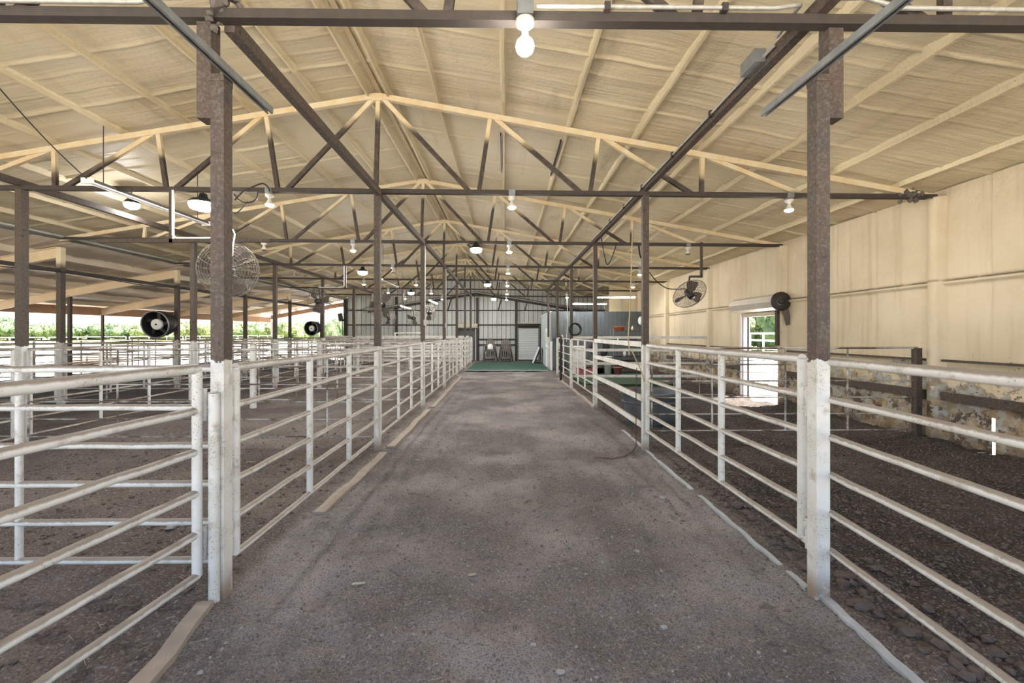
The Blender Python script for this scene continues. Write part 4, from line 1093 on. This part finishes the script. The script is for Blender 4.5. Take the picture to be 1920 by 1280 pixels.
# conduit along the nearest truss and along the right beam
t = thing('conduit_run', 'galvanized conduit on top of the nearest truss chord, right of the bulb', 'conduit', (0, 0, 0))
y = D[0]-.06; z = zch(1.0)+.055
obj('pipe', B().path([(.22, y, zch(.2)+.05), (1.0, y, zch(1)+.05), (1.85, y, zch(1.8)+.05), (1.98, y, zch(1.9)+.07), (2.06, y+.06, zch(2)+.12), (2.08, y+.35, zch(2)+.1)], .014, 8), MAT['conduit'], t)
for x in (.7, 1.5): obj('clamp', B().box((x-.02, y-.02, zch(x)+.02), (x+.02, y+.03, zch(x)+.075)), MAT['dark'], t)
t = thing('conduit_run', 'galvanized conduit along the right aisle beam with a square box', 'conduit', (0, 0, 0))
obj('pipe', B().path([(XRt-.058, D[0]+.4, 4.06)]+[(XRt-.058, yy, 4.05) for yy in (5, 7, 9, 11, 14)], .014, 8), MAT['conduit'], t)
pb_ = W(1441, 96, 3.62)
obj('junction_box', B().box((XRt-.13, 3.5, 4.02), (XRt-.04, 3.72, 4.13)), MAT['galv'], t)
for yy in (4.4, 5.4, 6.6, 7.6, 8.6): obj('clamp', B().box((XRt-.075, yy-.02, 4.02), (XRt-.03, yy+.02, 4.085)), MAT['dark'], t)
t = thing('conduit_run', 'conduit on top of the nearest truss chord, left part', 'conduit', (0, 0, 0))
obj('pipe', B().path([(-3.9, y, zch(-3.9)+.05), (-2.5, y, zch(-2.5)+.05), (-2.35, y, zch(-2.3)+.08), (-2.28, y+.1, zch(-2.3)+.16)], .016, 8), MAT['conduit'], t)
t = thing('conduit_run', 'conduit on top of the nearest truss chord, right end', 'conduit', (0, 0, 0))
obj('pipe', B().path([(2.30, y+.1, zch(2.3)+.2), (2.45, y, zch(2.4)+.13), (2.7, y, zch(2.7)+.06), (3.7, y, zch(3.7)+.055)], .016, 8), MAT['conduit'], t)
# rusty chain: hangs from the rail and lies on the ground
def chain(pts, label):
    t = thing('rusty_chain', label, 'chain', tuple(pts[0]))
    o = Vector(pts[0]); b = B(); pts = [Vector(p) for p in pts]
    acc = 0
    for i in range(len(pts)-1):
        d_ = pts[i+1]-pts[i]; n_ = max(1, int(d_.length/.034))
        for k in range(n_):
            c = pts[i]+d_*(k+.5)/n_-o; u = d_.normalized()
            sd = u.cross(Vector((0,1,.2))).normalized(); nn = u.cross(sd)
            a = sd if (k+i) % 2 else nn
            b.path([c+u*.022*math.cos(q)+a*.011*math.sin(q) for q in np.linspace(0, 2*PI, 8, endpoint=False)], .0042, 4, closed=True)
    l = obj('chain_links', b, MAT['rust'], t); l['kind'] = 'stuff'
xg = XRt-.06
hang = [(2.09, 6.75, 1.24), (2.075, 6.74, .7), (2.07, 6.7, gz(2.07, 6.7)+.05), (1.95, 6.5, gz(1.95, 6.5)+.02), (1.75, 6.25, gz(1.75, 6.25)+.02), (1.55, 6.15, gz(1.55, 6.15)+.02), (1.3, 6.2, gz(1.3, 6.2)+.02)]
chain(hang, 'rusty chain hanging from the square rail and trailing on the dirt')

# curbs and planks on the ground
def plank(pts, wd, th, mat, name, label, cat='plank'):
    b = B()
    P_ = [Vector(p) for p in pts]
    prev = None; vs = []
    for i, p in enumerate(P_):
        d_ = (P_[min(i+1, len(P_)-1)]-P_[max(i-1, 0)]).normalized(); s = Vector((d_.y, -d_.x, 0)).normalized()
        j = random.uniform(.92, 1.08)
        vs += [p-s*wd/2*j-Vector((0,0,th)), p+s*wd/2*j-Vector((0,0,th)), p+s*wd/2*j, p-s*wd/2*j]
    fs = [(0,1,2,3)]
    for i in range(len(P_)-1):
        for k in range(4):
            l = (k+1) % 4; fs.append((i*4+k, i*4+4+k, i*4+4+l, i*4+l))
    n_ = (len(P_)-1)*4; fs.append((n_+3, n_+2, n_+1, n_))
    b.add(vs, fs)
    return tag(obj(name, b, MAT[mat]), label, cat)
def gstraight(x0, y0, x1, y1, n, lift):
    z0 = sum(gz(x0, y0+q*.1) for q in (-2, -1, 0, 1, 2))/5; z1 = sum(gz(x1, y1+q*.1) for q in (-2, -1, 0, 1, 2))/5
    return [(x0+(x1-x0)*t_+.006*math.sin(t_*29), y0+(y1-y0)*t_, z0+(z1-z0)*t_+lift) for t_ in np.linspace(0, 1, n)]
def gline(x0, y0, x1, y1, n, lift): return [(x0+(x1-x0)*t_, y0+(y1-y0)*t_, gz(x0+(x1-x0)*t_, y0+(y1-y0)*t_)+lift+random.uniform(-.006, .006)) for t_ in np.linspace(0, 1, n)]
plank(gline(-1.99, 2.84, -1.80, 1.6, 7, .03), .11, .08, 'timber', 'ground_timber', 'weathered timber on the dirt below the near left gate', 'timber')
plank(gline(-1.87, 4.30, -1.83, 6.45, 10, .028), .115, .08, 'timber', 'ground_timber', 'broken-ended timber on the dirt below the second left gate', 'timber')
plank(gline(-1.80, 6.75, -1.80, 10.1, 10, .03), .12, .08, 'timber', 'ground_timber', 'dusty timber beside the left gates beyond the second post', 'timber')
plank(gline(-1.78, 10.5, -1.80, 17.4, 14, .03), .12, .08, 'timber', 'ground_timber', 'dusty timber along the far left gates', 'timber')
plank(gstraight(2.195, 2.95, 2.10, 1.5, 14, .022), .06, .12, 'curb', 'curb_strip', 'pale blue-grey curb strip running from the near right post to the bottom edge', 'curb')
plank(gstraight(2.165, 3.05, 2.175, 4.75, 20, .012), .04, .08, 'curb', 'curb_strip', 'pale curb edge showing below the near right gate', 'curb')
plank(gstraight(2.175, 4.95, 2.19, 7.9, 24, .010), .045, .08, 'curb', 'curb_strip', 'pale curb edge showing past the second right post', 'curb')
plank(gline(XRt, 10.4, XRt, 17.4, 14, .03), .09, .08, 'timber', 'ground_timber', 'dusty timber under the far right gates', 'timber')

# clods, pebbles and straw (nobody could count them)
def scatter(n, fx_, size, mat, name, label, cat, flat=.8, jit=.3):
    b = B()
    for i in range(n):
        x, y = fx_(); r = size()
        b.ico((x, y, gz_fast(x, y)+r*.25), r, jit, 0, (random.uniform(.8, 1.3), random.uniform(.8, 1.3), flat))
    return tag(obj(name, b, mat), label, cat, None, 'stuff')
from bisect import bisect
def gz_fast(x, y):
    i = min(max(int(np.searchsorted(xs, x))-1, 0), len(xs)-2); j = min(max(int(np.searchsorted(ys, y))-1, 0), len(ys)-2)
    a = (x-xs[i])/(xs[i+1]-xs[i]); c_ = (y-ys[j])/(ys[j+1]-ys[j])
    return Zg[i, j]*(1-a)*(1-c_)+Zg[i+1, j]*a*(1-c_)+Zg[i, j+1]*(1-a)*c_+Zg[i+1, j+1]*a*c_
m_clod = plain('dirt_clod', (.125, .100, .087), .95, 0, .45, 30, .1)
m_crumb = plain('aisle_crumb', (.165, .138, .122), .95, 0, .45, 30, .1)
m_peb = plain('pale_pebble', (.34, .32, .30), .9, 0, .5, 40, .1)
m_straw = plain('dry_straw', (.38, .33, .26), .9, 0, .4, 20, .1)
def f_right():
    y = 1.4+9*random.random()**1.7
    return random.uniform(2.3, 6.5), y
def f_rightedge():
    y = 1.4+4.5*random.random()**1.5
    return 2.3+abs(random.gauss(0, .28)), y
def f_left():
    return random.uniform(-6.5, -2.1), 1.3+7*random.random()**1.6
def f_aisle():
    return random.uniform(-1.9, 2.15), 1.8+6.5*random.random()**1.6
scatter(3800, f_right, lambda: .006+.022*random.random()**3, m_clod, 'dirt_clods', 'dark loose dirt clods over the right pen floor', 'dirt')
scatter(420, f_rightedge, lambda: .012+.035*random.random()**2, m_clod, 'dirt_clods', 'heaped larger dirt clods beside the near right post', 'dirt')
scatter(2600, f_left, lambda: .005+.020*random.random()**3, m_clod, 'dirt_clods', 'loose dirt clods over the left pen floor', 'dirt')
scatter(3600, f_aisle, lambda: .003+.010*random.random()**3, m_crumb, 'dirt_crumbs', 'small dirt crumbs over the aisle floor', 'dirt')
scatter(1300, f_aisle, lambda: .003+.010*random.random()**4, m_peb, 'pebbles', 'small pale pebbles over the aisle floor', 'pebbles')
b = B()
for i in range(420):
    x, y = (f_aisle, f_left, f_left, f_right)[i % 4]()
    a = random.uniform(0, PI); l = random.uniform(.015, .085); z = gz_fast(x, y)+.006
    b.bar((x, y, z), (x+l*math.cos(a), y+l*math.sin(a), z+random.uniform(0, .012)), .0028, .0015)
tag(obj('straw_bits', b, m_straw), 'scattered dry straw bits on the dirt', 'straw', None, 'stuff')
# single stones that stand out
for i, (px, py, r, lab) in enumerate(((322, 998, .035, 'flat pale stone in the near left pen'), (1243, 933, .03, 'flat tan stone on the aisle before the right gate'), (782, 861, .02, 'small white stone by the left timber end'),
        (1050, 1264, .017, 'white pebble at the bottom of the aisle'), (1582, 1085, .05, 'large dark clod right of the near right post'), (1615, 1135, .055, 'flat dark clod below the near right gate'), (1000, 1215, .014, 'grey pebble low on the aisle, left of the white one'), (1195, 1035, .016, 'grey pebble mid aisle before the right curb'), (1245, 1180, .017, 'pale pebble on the lower right of the aisle'))):
    d = F*(H+.03)/(py-VY); p = W(px, py, d)
    b = B().ico((0,0,0), r, .25, 1, (1.4, 1.0, .55), False)
    tag(obj('stone', b, m_peb if i not in (4, 5) else m_clod, None, (p.x, p.y, gz(p.x, p.y)+r*.3)), lab, 'stone')
# wood chips
for (px, py, l, lab) in ((672, 1098, .09, 'pale splinter of wood on the aisle'), (885, 1082, .05, 'short white chip on the aisle'), (470, 868, .12, 'pale stick lying in the left pen')):
    d = F*(H+.03)/(py-VY); p = W(px, py, d); z = gz(p.x, p.y)+.012
    tag(obj('wood_chip', B().bar((p.x-l/2, p.y, z), (p.x+l/2, p.y+.01, z+.004), .018, .008), m_straw), lab, 'chip')

# flood light at the corner of the back wall
t = thing('flood_light', 'dark flood light on a pole at the far left corner of the end wall', 'lamp', (X(642, 28.4), 28.4, 0))
obj('pole', B().tube((0, 0, 0), (0, 0, Zp(600, 28.4)), .03, 8), MAT['dark'], t)
obj('head', B().hexa([(-.2, -.1, 2.6), (.05, -.1, 2.6), (.05, .1, 2.6), (-.2, .1, 2.6)], [(-.28, -.1, 3.1), (-.05, -.1, 3.15), (-.05, .1, 3.15), (-.28, .1, 3.1)]), MAT['dark'], t)

# ================================================================== OUTSIDE
def m_leaf(name, a, b_):
    g = G(name, .7, 0, .2); p = g.pos()
    g.col(g.mix(g.ramp(g.noise(p, 1.2, 4), .35, .65), a, b_)); return g.m
LEAF = [m_leaf('leaf_dark', (.060, .095, .055), (.11, .15, .075)), m_leaf('leaf_mid', (.085, .125, .06), (.15, .19, .09)), m_leaf('leaf_light', (.12, .155, .07), (.20, .23, .11))]
M_BARK = plain('bark', (.10, .075, .055), .9)
def crown_mesh(seed):
    rr = random.Random(seed); b = B()
    blobs = []
    for k in range(9):
        a = rr.uniform(0, 2*PI); q = rr.uniform(.1, .6)
        blobs.append((q*math.cos(a), q*math.sin(a), rr.uniform(.3, .8), rr.uniform(.26, .42)))
    blobs.append((0, 0, .55, .5))
    for (x, y, z, r) in blobs:
        st = random.getstate(); random.seed(seed*31+int(1000*x))
        b.ico((x, y, z), r*.86, .16, 2, (1, 1, .9), True); random.setstate(st)
        for i in range(130):
            v = Vector((rr.gauss(0,1), rr.gauss(0,1), rr.gauss(0,1))).normalized()
            c = Vector((x, y, z))+v*r*rr.uniform(.85, 1.12)
            u = Vector((rr.gauss(0,1), rr.gauss(0,1), rr.gauss(0,1))).normalized(); w_ = u.cross(v).normalized()
            s = rr.uniform(.03, .06)
            b.add([c-u*s, c+w_*s*.7, c+u*s, c-w_*s*.7], [(0,1,2,3)])
    return b
CROWN = {}
for s in range(3):
    for m in range(3):
        CROWN[(s, m)] = None
def tree(x, y, h, wd, s, m, label, group):
    t = thing('tree', label, 'tree', (x, y, -.06), (0, 0, random.uniform(0, 6)), group)
    me = cached(('crown', s, m), lambda: crown_mesh(s+3).mesh('crown'))
    c = link('crown', me, LEAF[m], t); c.scale = (wd, wd, h); c['kind'] = 'stuff'
    tr = link('trunk', cached('trunk', lambda: B().path([(0,0,0), (.02,0,.3), (0,.02,.6)], [.05,.04,.03], 8).mesh('trunk')), M_BARK, t)
    tr.scale = (wd*.8, wd*.8, h)
    return t
i = 0
NUM = ORD+['eleventh','twelfth','thirteenth','fourteenth','fifteenth','sixteenth','seventeenth','eighteenth','nineteenth','twentieth']
NUM = NUM+['twenty-'+q for q in ORD[:9]]+['thirtieth']+['thirty-'+q for q in ORD[:9]]
for a_px in np.linspace(-40, 600, 38):
    dd = 118+12*((i*7) % 5)/5
    x = X(a_px+random.uniform(-4, 4), dd)
    hh = 6.2 if a_px < 40 else (4.3 if a_px < 250 else (4.4 if a_px < 330 else 4.9))
    hh *= random.uniform(.85, 1.12)
    m = [0, 0, 1][i % 3] if a_px < 240 else (2 if a_px < 440 or i % 2 else 1)
    tree(x, dd, hh*.92, random.uniform(3.6, 4.6), i % 3, m, '%s tree from the left in the distant tree line beyond the left pens' % NUM[i], 'tree line on the left'); i += 1
for (px, dd, hh, wd, lab) in ((628, 62, 3.6, 1.9, 'rounded green tree just left of the pale end wall'), (607, 68, 3.3, 1.9, 'lower green tree left of the one by the end wall'), (645, 72, 3.4, 2.2, 'dark green tree half hidden by the end wall')):
    tree(X(px, dd), dd, hh, wd, i % 3, 1 if px != 645 else 0, lab, None); i += 1
for q, (px, dd, hh, wd) in enumerate(((1404, 48, 3.4, 2.2), (1428, 52, 4.6, 3.0), (1450, 46, 4.3, 2.6), (1474, 50, 4.4, 2.6), (1500, 47, 4.0, 2.4))):
    tree(X(px, dd), dd, hh, wd, q % 3, [2, 0, 1, 0, 1][q], '%s tree from the left beyond the doorway in the right wall' % ORD[q], 'trees beyond the right doorway')
# fences in the sun, both sides
for k in range(7):
    panel('pipe_fence', 'sunlit white pipe panel in the yard beyond the open eave, %s from the left' % ORD[k], 'fence', (-30+.1, 16+k*6), (-30, 16+k*6+5.8), ZL, (0, .33, .66, 1), .03, .035, .03, zup=(-.1, 1.545), group='sunlit yard panels', n=6)
for k in range(4):
    xx = 13+k*0; panel('board_fence', 'sunlit white rail fence beyond the right doorway, %s section' % ORD[k], 'fence', (13.5+.4*k, 15+k*3.6), (13.9+.4*k, 18.4+k*3.6), [.5, .95, 1.4, 1.8], (.02, .5, .98), .03, .05, box=(.1, .04), zup=(-.06, 1.85), group='sunlit rail fence')
tag(obj('hay_ring', B().box((0,0,0), (1.6,1.2,.5)).box((1.7,.2,0), (3.2,1.2,.65)), MAT['timber'], None, (X(118, 24)-1, 24.5, 0)), 'low tan feed bunk in the sunlit yard at left', 'bunk')
